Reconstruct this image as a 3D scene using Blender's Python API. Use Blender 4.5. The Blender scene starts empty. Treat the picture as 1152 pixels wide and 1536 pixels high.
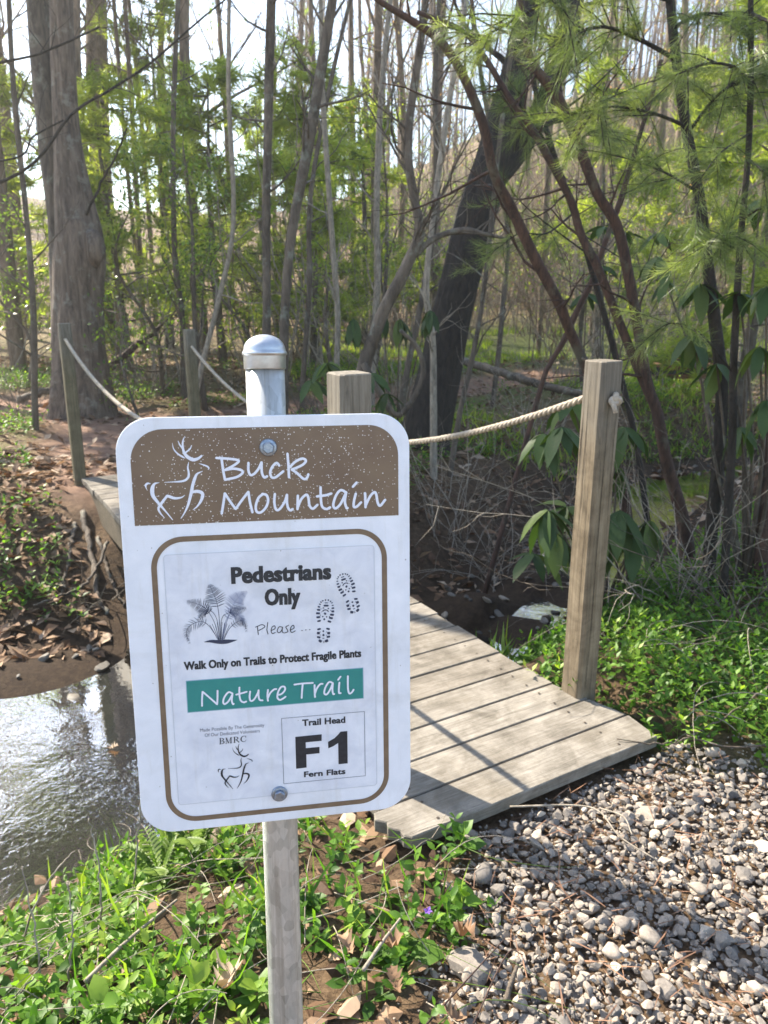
import bpy, math, random
import numpy as np
from mathutils import Vector, Matrix

R = math.radians
rng = np.random.default_rng(7)
random.seed(7)
scene = bpy.context.scene
COL = scene.collection

# ------------------------------------------------------------------ camera
HAZE = 0.0028
CAM_Z, PITCH, FPX = 1.35, R(16), 1150.0
cam_data = bpy.data.cameras.new('camera')
cam = bpy.data.objects.new('camera', cam_data)
COL.objects.link(cam)
cam.location = (0, 0, CAM_Z)
cam.rotation_euler = (R(90) - PITCH, 0, 0)
cam_data.sensor_fit = 'HORIZONTAL'
cam_data.sensor_width = 27.0
cam_data.lens = 27.0 * FPX / 1152.0
cam_data.clip_start = 0.05
cam_data.clip_end = 2000
cam_data.dof.use_dof = True
cam_data.dof.focus_distance = 1.0
cam_data.dof.aperture_fstop = 12.0
scene.camera = cam

# ------------------------------------------------------------------ light
SUN_AZ_LEFT, SUN_EL = 52.0, 43.0
sx, sy = -math.sin(R(SUN_AZ_LEFT)), math.cos(R(SUN_AZ_LEFT))
sun_dir = Vector((sx * math.cos(R(SUN_EL)), sy * math.cos(R(SUN_EL)), math.sin(R(SUN_EL))))
sd = bpy.data.lights.new('sun', 'SUN')
sd.energy = 5.0
sd.angle = R(0.5)
sd.color = (1.0, 0.91, 0.76)
sun = bpy.data.objects.new('sun', sd)
COL.objects.link(sun)
sun.rotation_euler = sun_dir.to_track_quat('Z', 'Y').to_euler()
sun.location = (-6, 6, 12)
world = bpy.data.worlds.new('World')
scene.world = world
world.use_nodes = True
wn = world.node_tree.nodes
bgn = wn.get('Background') or wn.new('ShaderNodeBackground')
sky = wn.new('ShaderNodeTexSky')
sky.sky_type = 'NISHITA'
sky.sun_disc = False
sky.sun_elevation = R(SUN_EL)
sky.sun_rotation = -R(SUN_AZ_LEFT)
sky.air_density = 1.0
sky.dust_density = 0.3
world.node_tree.links.new(sky.outputs[0], bgn.inputs[0])
bgn.inputs[1].default_value = 0.11
scene.view_settings.view_transform = 'Standard'
scene.view_settings.look = 'None'
scene.view_settings.gamma = 1
scene.view_settings.exposure = 1.92
scene.view_settings.use_curve_mapping = False
scene.render.engine = 'CYCLES'
cy = scene.cycles
cy.use_denoising = True
try:
    cy.denoiser = 'OPENIMAGEDENOISE'
except Exception:
    pass
cy.max_bounces = 6
cy.diffuse_bounces = 3
cy.glossy_bounces = 3
cy.transmission_bounces = 4
cy.transparent_max_bounces = 8
cy.volume_bounces = 0
cy.sample_clamp_indirect = 6.0
cy.caustics_reflective = False
cy.caustics_refractive = False

# ------------------------------------------------------------------ helpers
def link(o, parent=None):
    COL.objects.link(o)
    if parent is not None:
        o.parent = parent
    return o

def tag(o, label=None, cat=None, group=None, kind=None):
    if label: o['label'] = label
    if cat: o['category'] = cat
    if group: o['group'] = group
    if kind: o['kind'] = kind
    return o

def empty(name, loc=(0, 0, 0), rz=0.0):
    o = bpy.data.objects.new(name, None)
    o.location = loc
    o.rotation_euler = (0, 0, rz)
    o.empty_display_size = 0.1
    return link(o)

class MB:
    """collects verts / faces with a per-vertex random value"""
    def __init__(s):
        s.v, s.r, s.f, s.n = [], [], [], 0
    def add(s, v, faces, r=0.5):
        v = np.asarray(v, float)
        s.v.append(v)
        s.r.append(np.broadcast_to(np.asarray(r, float), (len(v),)))
        for f in (faces if isinstance(faces, list) else [faces]):
            f = np.asarray(f, np.int64)
            if len(f): s.f.append(f + s.n)
        s.n += len(v)
    def mesh(s, name, mat, smooth=False):
        me = bpy.data.meshes.new(name)
        v = np.concatenate(s.v); r = np.concatenate(s.r)
        li = np.concatenate([f.ravel() for f in s.f])
        tot = np.concatenate([np.full(len(f), f.shape[1]) for f in s.f])
        st = np.concatenate([[0], np.cumsum(tot)[:-1]])
        me.vertices.add(len(v)); me.vertices.foreach_set('co', v.ravel().astype(np.float32))
        me.loops.add(len(li)); me.loops.foreach_set('vertex_index', li.astype(np.int32))
        me.polygons.add(len(tot))
        me.polygons.foreach_set('loop_start', st.astype(np.int32))
        me.polygons.foreach_set('loop_total', tot.astype(np.int32))
        me.polygons.foreach_set('use_smooth', np.full(len(tot), smooth))
        a = me.attributes.new('rnd', 'FLOAT', 'POINT')
        a.data.foreach_set('value', r.astype(np.float32))
        me.update(calc_edges=True)
        me.validate()
        if mat: me.materials.append(mat)
        return me
    def build(s, name, mat, parent=None, smooth=False):
        return link(bpy.data.objects.new(name, s.mesh(name, mat, smooth)), parent)

def norm(a):
    a = np.asarray(a, float)
    return a / np.maximum(np.linalg.norm(a, axis=-1, keepdims=True), 1e-9)

def tube(mb, pts, rad, n=6, r=0.5, rough=0.0, cap=True, seed=0):
    pts = np.asarray(pts, float); k = len(pts)
    rad = np.broadcast_to(np.asarray(rad, float), (k,))
    t = norm(np.gradient(pts, axis=0))
    up = np.array([0, 0, 1.0]) if abs(t[0, 2]) < 0.9 else np.array([1.0, 0, 0])
    x = norm(np.cross(up, t[0]))
    X = np.empty((k, 3)); X[0] = x
    for i in range(1, k):
        x = x - t[i] * (x @ t[i]); x = x / max(np.linalg.norm(x), 1e-9); X[i] = x
    Y = np.cross(t, X)
    a = np.arange(n) * 2 * np.pi / n
    rr = rad[:, None] * np.ones((1, n))
    if rough:
        ph = np.random.default_rng(seed).uniform(0, 6.28, 8)
        arc = np.concatenate([[0], np.cumsum(np.linalg.norm(np.diff(pts, axis=0), axis=1))])[:, None]
        A = a[None, :]
        rr = rr * (1 + rough * (0.5 * np.sin(3 * A + 2.1 * arc + ph[0]) + 0.4 * np.sin(5 * A - 3.3 * arc + ph[1])
                   + 0.3 * np.sin(2 * A + 6 * arc + ph[2]) + 0.35 * np.sin(9 * A + 4 * arc * np.sin(A + ph[3]) + ph[4])))
    v = pts[:, None] + rr[..., None] * (np.cos(a)[None, :, None] * X[:, None] + np.sin(a)[None, :, None] * Y[:, None])
    i = np.arange(k - 1)[:, None] * n; j = np.arange(n)[None]; j2 = (j + 1) % n
    q = np.stack([i + j, i + j2, i + n + j2, i + n + j], -1).reshape(-1, 4)
    fs = [q]
    vv = v.reshape(-1, 3)
    if cap:
        vv = np.concatenate([vv, pts[:1], pts[-1:]])
        c0, c1 = k * n, k * n + 1
        jj = np.arange(n); jn = (jj + 1) % n
        fs.append(np.stack([np.full(n, c0), jn, jj], -1))
        fs.append(np.stack([np.full(n, c1), (k - 1) * n + jj, (k - 1) * n + jn], -1))
    mb.add(vv, fs, r)

def catmull(p, n):
    p = np.asarray(p, float)
    if len(p) < 3:
        t = np.linspace(0, 1, max(n, 2))[:, None]
        return p[0] * (1 - t) + p[-1] * t
    q = np.concatenate([[2 * p[0] - p[1]], p, [2 * p[-1] - p[-2]]])
    out = []
    m = len(p) - 1
    for u in np.linspace(0, m, n):
        i = min(int(u), m - 1); t = u - i
        a, b, c, d = q[i], q[i + 1], q[i + 2], q[i + 3]
        out.append(0.5 * (2 * b + (c - a) * t + (2 * a - 5 * b + 4 * c - d) * t * t + (3 * b - a - 3 * c + d) * t ** 3))
    return np.array(out)

def bake(mb, T, F, Rm, P, S, rnd):
    """place template T,F at N frames"""
    T = np.asarray(T, float); N = len(P)
    S = np.asarray(S, float)
    if S.ndim == 1: S = S[:, None]
    S = np.broadcast_to(S, (N, 3))
    v = np.einsum('nij,nmj->nmi', Rm, T[None] * S[:, None]) + P[:, None]
    m = len(T)
    fs = []
    for f in (F if isinstance(F, list) else [F]):
        f = np.asarray(f)
        fs.append((f[None] + (np.arange(N) * m)[:, None, None]).reshape(-1, f.shape[1]))
    mb.add(v.reshape(-1, 3), fs, np.repeat(rnd, m))

def frames(axis, up=None, roll=None):
    """rotation whose local Y runs along axis and local Z is near up"""
    y = norm(axis)
    if up is None: up = np.broadcast_to([0, 0, 1.0], y.shape)
    x = norm(np.cross(y, up) + 1e-6)
    z = np.cross(x, y)
    if roll is not None:
        c, s = np.cos(roll)[:, None], np.sin(roll)[:, None]
        x, z = x * c + z * s, z * c - x * s
    return np.stack([x, y, z], -1)

def rand_rot(n):
    q = norm(rng.normal(size=(n, 4)))
    w, x, y, z = q.T
    return np.stack([np.stack([1-2*(y*y+z*z), 2*(x*y-z*w), 2*(x*z+y*w)], -1),
                     np.stack([2*(x*y+z*w), 1-2*(x*x+z*z), 2*(y*z-x*w)], -1),
                     np.stack([2*(x*z-y*w), 2*(y*z+x*w), 1-2*(x*x+y*y)], -1)], 1)

def ray(px, py):
    a = (px - 576) / FPX; b = (768 - py) / FPX
    return np.array([a, math.cos(PITCH) + b * math.sin(PITCH), -math.sin(PITCH) + b * math.cos(PITCH)])
def at(px, py, Y):
    d = ray(px, py); return np.array([0, 0, CAM_Z]) + d * (Y / d[1])
def px2m(w, Y):
    return w * Y / FPX

def sstep(a, b, x):
    t = np.clip((x - a) / (b - a), 0, 1); return t * t * (3 - 2 * t)

# ------------------------------------------------------------------ materials
def new_mat(name):
    m = bpy.data.materials.new(name); m.use_nodes = True
    nt = m.node_tree; nt.nodes.clear()
    out = nt.nodes.new('ShaderNodeOutputMaterial')
    b = nt.nodes.new('ShaderNodeBsdfPrincipled')
    nt.links.new(b.outputs[0], out.inputs[0])
    return m, nt, b, out
def N(nt, t, **kw):
    n = nt.nodes.new(t)
    for k, v in kw.items():
        if k in n.inputs.keys(): n.inputs[k].default_value = v
        else: setattr(n, k, v)
    return n
def ramp(nt, fac, stops):
    r = nt.nodes.new('ShaderNodeValToRGB')
    e = r.color_ramp.elements
    while len(e) < len(stops): e.new(0.5)
    for i, (p, c) in enumerate(stops):
        e[i].position = p
        e[i].color = (*c, 1) if len(c) == 3 else c
    if fac is not None: nt.links.new(fac, r.inputs[0])
    return r.outputs[0]
def mixc(nt, fac, a, b, mode='MIX'):
    m = nt.nodes.new('ShaderNodeMix'); m.data_type = 'RGBA'; m.blend_type = mode
    for s, v in ((m.inputs[0], fac), (m.inputs[6], a), (m.inputs[7], b)):
        if isinstance(v, (int, float)): s.default_value = v
        elif isinstance(v, tuple): s.default_value = (*v, 1)
        else: nt.links.new(v, s)
    return m.outputs[2]
def math_(nt, op, a, b=None):
    m = nt.nodes.new('ShaderNodeMath'); m.operation = op
    for i, v in enumerate((a, b)):
        if v is None: continue
        if isinstance(v, (int, float)): m.inputs[i].default_value = v
        else: nt.links.new(v, m.inputs[i])
    return m.outputs[0]
def coords(nt, scale=(1, 1, 1), kind='Object'):
    tc = nt.nodes.new('ShaderNodeTexCoord')
    mp = nt.nodes.new('ShaderNodeMapping')
    mp.inputs['Scale'].default_value = scale
    nt.links.new(tc.outputs[kind], mp.inputs[0])
    return mp.outputs[0]
def noise(nt, vec, scale, detail=4, rough=0.6, dist=0.0):
    n = N(nt, 'ShaderNodeTexNoise', Scale=scale, Detail=detail, Roughness=rough, Distortion=dist)
    nt.links.new(vec, n.inputs['Vector']); return n.outputs[0]
def bump(nt, b, h, strength, dist):
    bp = N(nt, 'ShaderNodeBump', Strength=strength, Distance=dist)
    nt.links.new(h, bp.inputs['Height']); nt.links.new(bp.outputs[0], b.inputs['Normal'])
    return bp
def attr(nt, name='rnd'):
    a = nt.nodes.new('ShaderNodeAttribute'); a.attribute_name = name
    return a.outputs['Fac']

def bark_mat(name, dark, light, lichen=None, zs=0.25, sc=14, bs=0.9, bd=0.02):
    m, nt, b, _ = new_mat(name)
    v = coords(nt, (1, 1, zs))
    n1 = noise(nt, v, sc, 6, 0.7, 0.6)
    n2 = noise(nt, coords(nt, (1, 1, 0.6)), 2.3, 3)
    c = ramp(nt, n1, [(0.33, dark), (0.62, light)])
    if lichen:
        mask = ramp(nt, noise(nt, coords(nt), 7, 5, 0.7), [(0.55, (0, 0, 0)), (0.66, (0.8, 0.8, 0.8))])
        c = mixc(nt, mask, c, lichen)
    c = mixc(nt, 0.5, c, ramp(nt, n2, [(0.3, (0.45, 0.45, 0.45)), (0.7, (0.8, 0.8, 0.8))]), 'OVERLAY')
    nt.links.new(c, b.inputs['Base Color'])
    b.inputs['Roughness'].default_value = 0.85
    bump(nt, b, n1, bs, bd)
    return m

def leaf_mat(name, stops, rough=0.4, trans=0.4, tcol=(1.2, 1.3, 0.5), spec=0.5):
    m, nt, b, out = new_mat(name)
    c = ramp(nt, attr(nt), stops)
    c2 = mixc(nt, 0.35, c, ramp(nt, noise(nt, coords(nt), 30, 3), [(0.3, (0.5, 0.5, 0.5)), (0.7, (1, 1, 1))]), 'MULTIPLY')
    nt.links.new(c2, b.inputs['Base Color'])
    b.inputs['Roughness'].default_value = rough
    b.inputs['Specular IOR Level'].default_value = spec
    if trans:
        t = nt.nodes.new('ShaderNodeBsdfTranslucent')
        tc = mixc(nt, 1.0, c2, tuple(tcol), 'MULTIPLY')
        nt.links.new(tc, t.inputs[0])
        mx = nt.nodes.new('ShaderNodeMixShader'); mx.inputs[0].default_value = trans
        nt.links.new(b.outputs[0], mx.inputs[1]); nt.links.new(t.outputs[0], mx.inputs[2])
        nt.links.new(mx.outputs[0], out.inputs[0])
    return m

M = {}
M['bark_grey'] = bark_mat('bark grey brown', (0.03, 0.022, 0.016), (0.135, 0.105, 0.078), (0.19, 0.19, 0.15))
M['bark_big'] = bark_mat('bark large tree', (0.035, 0.025, 0.019), (0.19, 0.14, 0.105), (0.22, 0.20, 0.165), 0.15, 20, 1.0, 0.04)
M['bark_dark'] = bark_mat('bark dark furrowed', (0.006, 0.005, 0.004), (0.034, 0.025, 0.019), None, 0.3, 26, 1.0, 0.05)
M['bark_red'] = bark_mat('bark reddish stem', (0.014, 0.008, 0.006), (0.075, 0.038, 0.026), (0.09, 0.08, 0.055), 0.2, 40, 0.6, 0.006)
M['bark_pale'] = bark_mat('bark pale twig', (0.12, 0.10, 0.075), (0.32, 0.27, 0.21), None, 0.3, 40, 0.4, 0.004)
M['bark_far'] = bark_mat('bark of far trees', (0.05, 0.034, 0.023), (0.21, 0.15, 0.105), None, 0.3, 8)

# ground
def ground_mat():
    m, nt, b, _ = new_mat('forest floor')
    v = coords(nt)
    a = noise(nt, v, 26, 8, 0.75, 0.4)
    c = ramp(nt, a, [(0.25, (0.025, 0.016, 0.010)), (0.45, (0.13, 0.082, 0.048)), (0.6, (0.27, 0.178, 0.105)), (0.78, (0.42, 0.30, 0.19))])
    # path of packed reddish earth (attribute) and green moss/grass patches (attribute)
    pa = attr(nt, 'path'); ga = attr(nt, 'green')
    pc = ramp(nt, noise(nt, v, 9, 6, 0.7), [(0.3, (0.17, 0.10, 0.07)), (0.7, (0.33, 0.21, 0.15))])
    c = mixc(nt, pa, c, pc)
    gm = ramp(nt, math_(nt, 'ADD', math_(nt, 'MULTIPLY', noise(nt, v, 3.1, 5, 0.7), 0.9), math_(nt, 'MULTIPLY', ga, 0.45)), [(0.52, (0, 0, 0)), (0.66, (0.8, 0.8, 0.8))])
    gc = ramp(nt, noise(nt, v, 40, 4, 0.7), [(0.3, (0.03, 0.055, 0.012)), (0.7, (0.13, 0.19, 0.045))])
    c = mixc(nt, math_(nt, 'MULTIPLY', gm, ga), c, gc)
    wet = attr(nt, 'wet')  # damp bed by the water, plus the bank's shade painted into the colour
    c = mixc(nt, math_(nt, 'MULTIPLY', wet, 0.85), c, (0.03, 0.02, 0.014))
    nt.links.new(c, b.inputs['Base Color'])
    b.inputs['Roughness'].default_value = 0.9
    b.inputs['Specular IOR Level'].default_value = 0.2
    bump(nt, b, noise(nt, v, 45, 8, 0.8), 0.9, 0.03)
    return m
M['ground'] = ground_mat()

def water_mat():
    m, nt, b, out = new_mat('stream water')
    v = coords(nt, (1, 1, 1))
    n = noise(nt, v, 5, 3, 0.5, 0.8)
    n2 = noise(nt, v, 34, 2, 0.5, 0.7)
    calm = ramp(nt, noise(nt, coords(nt, (1, 1, 1)), 1.7, 2), [(0.42, (0.12, 0.12, 0.12)), (0.66, (1, 1, 1))])
    h = math_(nt, 'MULTIPLY', math_(nt, 'ADD', n, math_(nt, 'MULTIPLY', n2, 0.42)), calm)
    b.inputs['Base Color'].default_value = (0.85, 0.80, 0.70, 1)
    b.inputs['Roughness'].default_value = 0.05
    b.inputs['IOR'].default_value = 1.33
    b.inputs['Transmission Weight'].default_value = 0.0
    bp = bump(nt, b, h, 1.0, 0.0050)
    # clear thin water: mostly transparent with a fresnel reflection
    tr = nt.nodes.new('ShaderNodeBsdfTransparent'); tr.inputs[0].default_value = (0.34, 0.25, 0.15, 1)
    gl = nt.nodes.new('ShaderNodeBsdfGlossy'); gl.inputs['Roughness'].default_value = 0.0
    nt.links.new(bp.outputs[0], gl.inputs['Normal'])
    fr = nt.nodes.new('ShaderNodeFresnel'); fr.inputs[0].default_value = 1.33
    nt.links.new(bp.outputs[0], fr.inputs['Normal'])
    mx = nt.nodes.new('ShaderNodeMixShader')
    nt.links.new(fr.outputs[0], mx.inputs[0]); nt.links.new(tr.outputs[0], mx.inputs[1]); nt.links.new(gl.outputs[0], mx.inputs[2])
    nt.links.new(mx.outputs[0], out.inputs[0])
    return m
M['water'] = water_mat()

def wood_mat(name, dark, mid, light, along='Y', stain=0.5, moss=False, fine=90):
    m, nt, b, _ = new_mat(name)
    s = {'X': (0.06, 1, 1), 'Y': (1, 0.06, 1), 'Z': (1, 1, 0.05)}[along]
    v = coords(nt, s)
    oi = nt.nodes.new('ShaderNodeObjectInfo')
    vm = nt.nodes.new('ShaderNodeVectorMath'); vm.operation = 'ADD'
    cmb = nt.nodes.new('ShaderNodeCombineXYZ')
    for i in range(3): nt.links.new(math_(nt, 'MULTIPLY', oi.outputs['Random'], 7.3 + i), cmb.inputs[i])
    nt.links.new(v, vm.inputs[0]); nt.links.new(cmb.outputs[0], vm.inputs[1])
    g = noise(nt, vm.outputs[0], fine, 6, 0.75, 1.1)
    c = ramp(nt, g, [(0.25, dark), (0.5, mid), (0.75, light)])
    bl = noise(nt, coords(nt), 9, 6, 0.7, 0.5)
    c = mixc(nt, stain, c, ramp(nt, bl, [(0.3, (0.35, 0.33, 0.30)), (0.62, (1, 1, 1))]), 'MULTIPLY')
    kn = N(nt, 'ShaderNodeTexVoronoi', Scale=5.5); nt.links.new(coords(nt, {'X': (.5, 1, 1), 'Y': (1, .5, 1), 'Z': (1, 1, .45)}[along]), kn.inputs['Vector'])
    c = mixc(nt, ramp(nt, kn.outputs['Distance'], [(0.05, (.75, .75, .75)), (0.16, (0, 0, 0))]), c, dark)
    al = ramp(nt, noise(nt, coords(nt), 2.6, 5, 0.7, .6), [(0.52, (0, 0, 0)), (0.72, (0.55, 0.55, 0.55))])
    c = mixc(nt, al, c, (0.14, 0.115, 0.08))
    if along == 'Z':     # the upper part is weathered grey
        sx_ = nt.nodes.new('ShaderNodeSeparateXYZ'); nt.links.new(coords(nt), sx_.inputs[0])
        gf = ramp(nt, math_(nt, 'MULTIPLY', math_(nt, 'ADD', sx_.outputs[2], math_(nt, 'MULTIPLY', noise(nt, coords(nt), 6, 4), .5)), 0.6), [(0.60, (0, 0, 0)), (0.80, (.75, .75, .75))])
        c = mixc(nt, gf, c, ramp(nt, g, [(0.3, (0.09, 0.08, 0.066)), (0.7, (0.27, 0.25, 0.215))]))
    rv = ramp(nt, oi.outputs['Random'], [(0, (0.82, 0.80, 0.78)), (1, (1.0, 1.0, 1.0))])
    c = mixc(nt, 1.0, c, rv, 'MULTIPLY')
    if moss:
        mm = ramp(nt, noise(nt, coords(nt), 5, 5, 0.75), [(0.58, (0, 0, 0)), (0.7, (0.7, 0.7, 0.7))])
        c = mixc(nt, mm, c, (0.09, 0.10, 0.045))
    nt.links.new(c, b.inputs['Base Color'])
    b.inputs['Roughness'].default_value = 0.8
    b.inputs['Specular IOR Level'].default_value = 0.25
    bump(nt, b, g, 0.5, 0.004)
    return m
M['plank'] = wood_mat('weathered deck board', (0.13, 0.115, 0.095), (0.25, 0.225, 0.19), (0.36, 0.33, 0.285), 'Y', 0.85)
M['post'] = wood_mat('weathered timber post', (0.085, 0.068, 0.048), (0.27, 0.215, 0.145), (0.40, 0.335, 0.245), 'Z', 0.8, fine=55)
M['post_green'] = wood_mat('mossy timber post', (0.05, 0.045, 0.025), (0.17, 0.145, 0.09), (0.26, 0.225, 0.15), 'Z', 0.6, True)
M['beam'] = wood_mat('dark bridge beam', (0.06, 0.05, 0.035), (0.15, 0.125, 0.09), (0.24, 0.20, 0.15), 'Y', 0.5)
M['bench'] = wood_mat('reddish bench board', (0.16, 0.07, 0.045), (0.30, 0.14, 0.09), (0.38, 0.19, 0.13), 'X', 0.3)

def simple(name, col, rough=0.6, metal=0.0, spec=0.5, nscale=None, ncol=None, bstr=0, bscale=60, bdist=0.002):
    m, nt, b, _ = new_mat(name)
    b.inputs['Base Color'].default_value = (*col, 1)
    b.inputs['Roughness'].default_value = rough
    b.inputs['Metallic'].default_value = metal
    b.inputs['Specular IOR Level'].default_value = spec
    if nscale:
        c = ramp(nt, noise(nt, coords(nt), nscale, 5, 0.7), [(0.35, col), (0.68, ncol)])
        nt.links.new(c, b.inputs['Base Color'])
    if bstr: bump(nt, b, noise(nt, coords(nt), bscale, 5, 0.7), bstr, bdist)
    return m
def sheet_mat(name, c0, c1, seed):
    m, nt, b, _ = new_mat(name); v = coords(nt)
    c = ramp(nt, noise(nt, v, 20 + seed, 6, 0.65, .4), [(0.3, c0), (0.7, c1)])
    # streaks of washed dirt, small dark flecks, hair scratches
    st_ = ramp(nt, noise(nt, coords(nt, (1, 0.10, 1)), 85, 4, 0.6), [(0.55, (1, 1, 1)), (0.8, (0.86, 0.84, 0.79))])
    c = mixc(nt, 0.8, c, st_, 'MULTIPLY')
    bl = ramp(nt, noise(nt, coords(nt, (1, 1.3, 1)), 8.5, 5, 0.6, 1.0), [(0.5, (1, 1, 1)), (0.78, (0.84, 0.83, 0.80))])
    c = mixc(nt, 0.9, c, bl, 'MULTIPLY')
    vo = N(nt, 'ShaderNodeTexVoronoi', Scale=140.0 + seed); nt.links.new(v, vo.inputs['Vector'])
    sp = nt.nodes.new('ShaderNodeSeparateColor'); nt.links.new(vo.outputs['Color'], sp.inputs[0])
    fl = math_(nt, 'MULTIPLY', math_(nt, 'LESS_THAN', vo.outputs['Distance'], math_(nt, 'ADD', 0.02, math_(nt, 'MULTIPLY', sp.outputs[1], 0.09))), math_(nt, 'LESS_THAN', sp.outputs[0], 0.12))
    c = mixc(nt, math_(nt, 'MULTIPLY', fl, .75), c, (0.20, 0.17, 0.14))
    nt.links.new(c, b.inputs['Base Color'])
    nt.links.new(ramp(nt, noise(nt, v, 13, 4), [(0.3, (.3, .3, .3)), (0.7, (.5, .5, .5))]), b.inputs['Roughness'])
    bump(nt, b, noise(nt, v, 700, 4, .7), 0.15, 0.0004)
    return m
M['white'] = simple('white sign face', (0.74, 0.76, 0.82), 0.35, 0, 0.4, 22, (0.82, 0.84, 0.90), 0.15, 900, 0.0004)
M['paper'] = simple('weathered notice sheet', (0.66, 0.68, 0.75), 0.45, 0, 0.4, 34, (0.80, 0.81, 0.87), 0.2, 500, 0.0004)
M['ghost'] = simple('faint old tape line', (0.55, 0.57, 0.62), 0.5, 0, 0.3)
M['print'] = simple('black print', (0.016, 0.019, 0.026), 0.4, 0, 0.4, 160, (0.03, 0.035, 0.045))
M['print_grey'] = simple('fine grey print', (0.12, 0.13, 0.17), 0.5)
M['print_blue'] = simple('blue black print', (0.025, 0.034, 0.075), 0.5)
M['print_blue2'] = simple('pale blue print', (0.12, 0.15, 0.28), 0.5)
M['letter'] = simple('white lettering', (0.72, 0.74, 0.84), 0.4, 0, 0.4, 400, (0.80, 0.81, 0.88))
M['teal'] = simple('teal band', (0.025, 0.215, 0.205), 0.4, 0, 0.4, 28, (0.035, 0.25, 0.225))
M['bolt'] = simple('blue grey bolt', (0.20, 0.24, 0.31), 0.38, 0.85, 0.5, 300, (0.34, 0.38, 0.45), 0.3, 900, 0.0005)
M['rope'] = simple('pale worn rope', (0.30, 0.25, 0.195), 0.9, 0, 0.2, 60, (0.47, 0.41, 0.335), 0.5, 500, 0.002)

def header_mat():
    m, nt, b, _ = new_mat('chipped brown header')
    v = coords(nt)
    base = ramp(nt, noise(nt, v, 14, 5, 0.6), [(0.35, (0.155, 0.098, 0.062)), (0.7, (0.20, 0.135, 0.082))])
    # chips: voronoi cells that pass a density mask strongest around the bolt
    vo = N(nt, 'ShaderNodeTexVoronoi', Scale=430.0, Randomness=1.0)
    nv = noise(nt, v, 900, 3, 0.7)
    nt.links.new(v, vo.inputs['Vector'])
    sep = nt.nodes.new('ShaderNodeSeparateColor'); nt.links.new(vo.outputs['Color'], sep.inputs[0])
    d = math_(nt, 'ADD', vo.outputs['Distance'], math_(nt, 'MULTIPLY', nv, 0.35))
    # size differs from cell to cell
    size = math_(nt, 'MULTIPLY', sep.outputs[1], 0.32)
    inside = math_(nt, 'LESS_THAN', d, math_(nt, 'ADD', size, 0.16))
    vd = nt.nodes.new('ShaderNodeVectorMath'); vd.operation = 'DISTANCE'
    vd.inputs[1].default_value = (0.155, 0.395, 0.0)
    tc = nt.nodes.new('ShaderNodeTexCoord'); nt.links.new(tc.outputs['Object'], vd.inputs[0])
    dens = nt.nodes.new('ShaderNodeMapRange')
    nt.links.new(vd.outputs['Value'], dens.inputs[0])
    dens.inputs[1].default_value = 0.01; dens.inputs[2].default_value = 0.15
    dens.inputs[3].default_value = 1.5; dens.inputs[4].default_value = 0.42
    dm = math_(nt, 'MULTIPLY', dens.outputs[0], math_(nt, 'ADD', math_(nt, 'MULTIPLY', noise(nt, v, 32, 4, 0.7), 2.2), -0.35))
    keep = math_(nt, 'LESS_THAN', sep.outputs[0], dm)
    fac = math_(nt, 'MULTIPLY', inside, keep)
    c = mixc(nt, fac, base, (0.74, 0.70, 0.68))
    nt.links.new(c, b.inputs['Base Color'])
    b.inputs['Roughness'].default_value = 0.5
    bump(nt, b, fac, 0.35, 0.0005)
    return m
M['header'] = header_mat()
M['nail'] = simple('rusty nail head', (0.06, 0.045, 0.035), 0.7, 0.4)
M['brown'] = simple('brown border', (0.165, 0.108, 0.068), 0.5, 0, 0.4, 60, (0.215, 0.15, 0.095))

def galv_mat():
    m, nt, b, _ = new_mat('galvanised steel')
    v = coords(nt, (1, 0.25, 1))
    vo = N(nt, 'ShaderNodeTexVoronoi', Scale=120.0)
    nt.links.new(coords(nt, (1, 0.6, 1)), vo.inputs['Vector'])
    n1 = noise(nt, v, 40, 6, 0.7)
    c = ramp(nt, n1, [(0.3, (0.40, 0.40, 0.38)), (0.55, (0.52, 0.52, 0.50)), (0.75, (0.62, 0.62, 0.60))])
    spg = nt.nodes.new('ShaderNodeSeparateColor'); nt.links.new(vo.outputs['Color'], spg.inputs[0])
    c = mixc(nt, 0.35, c, spg.outputs[0], 'SOFT_LIGHT')
    st_ = ramp(nt, noise(nt, coords(nt, (1, 0.03, 1)), 130, 4, 0.6), [(0.36, (0.72, 0.70, 0.66)), (0.5, (1, 1, 1))])
    c = mixc(nt, 0.8, c, st_, 'MULTIPLY')
    nt.links.new(c, b.inputs['Base Color'])
    b.inputs['Metallic'].default_value = 0.55
    nt.links.new(ramp(nt, n1, [(0.3, (0.5, 0.5, 0.5)), (0.7, (0.3, 0.3, 0.3))]), b.inputs['Roughness'])
    bump(nt, b, n1, 0.25, 0.001)
    return m
M['galv'] = galv_mat()
M['cap'] = simple('cast aluminium cap', (0.42, 0.44, 0.47), 0.36, 0.85, 0.5, 70, (0.55, 0.57, 0.60), 0.2, 300, 0.001)

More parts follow.
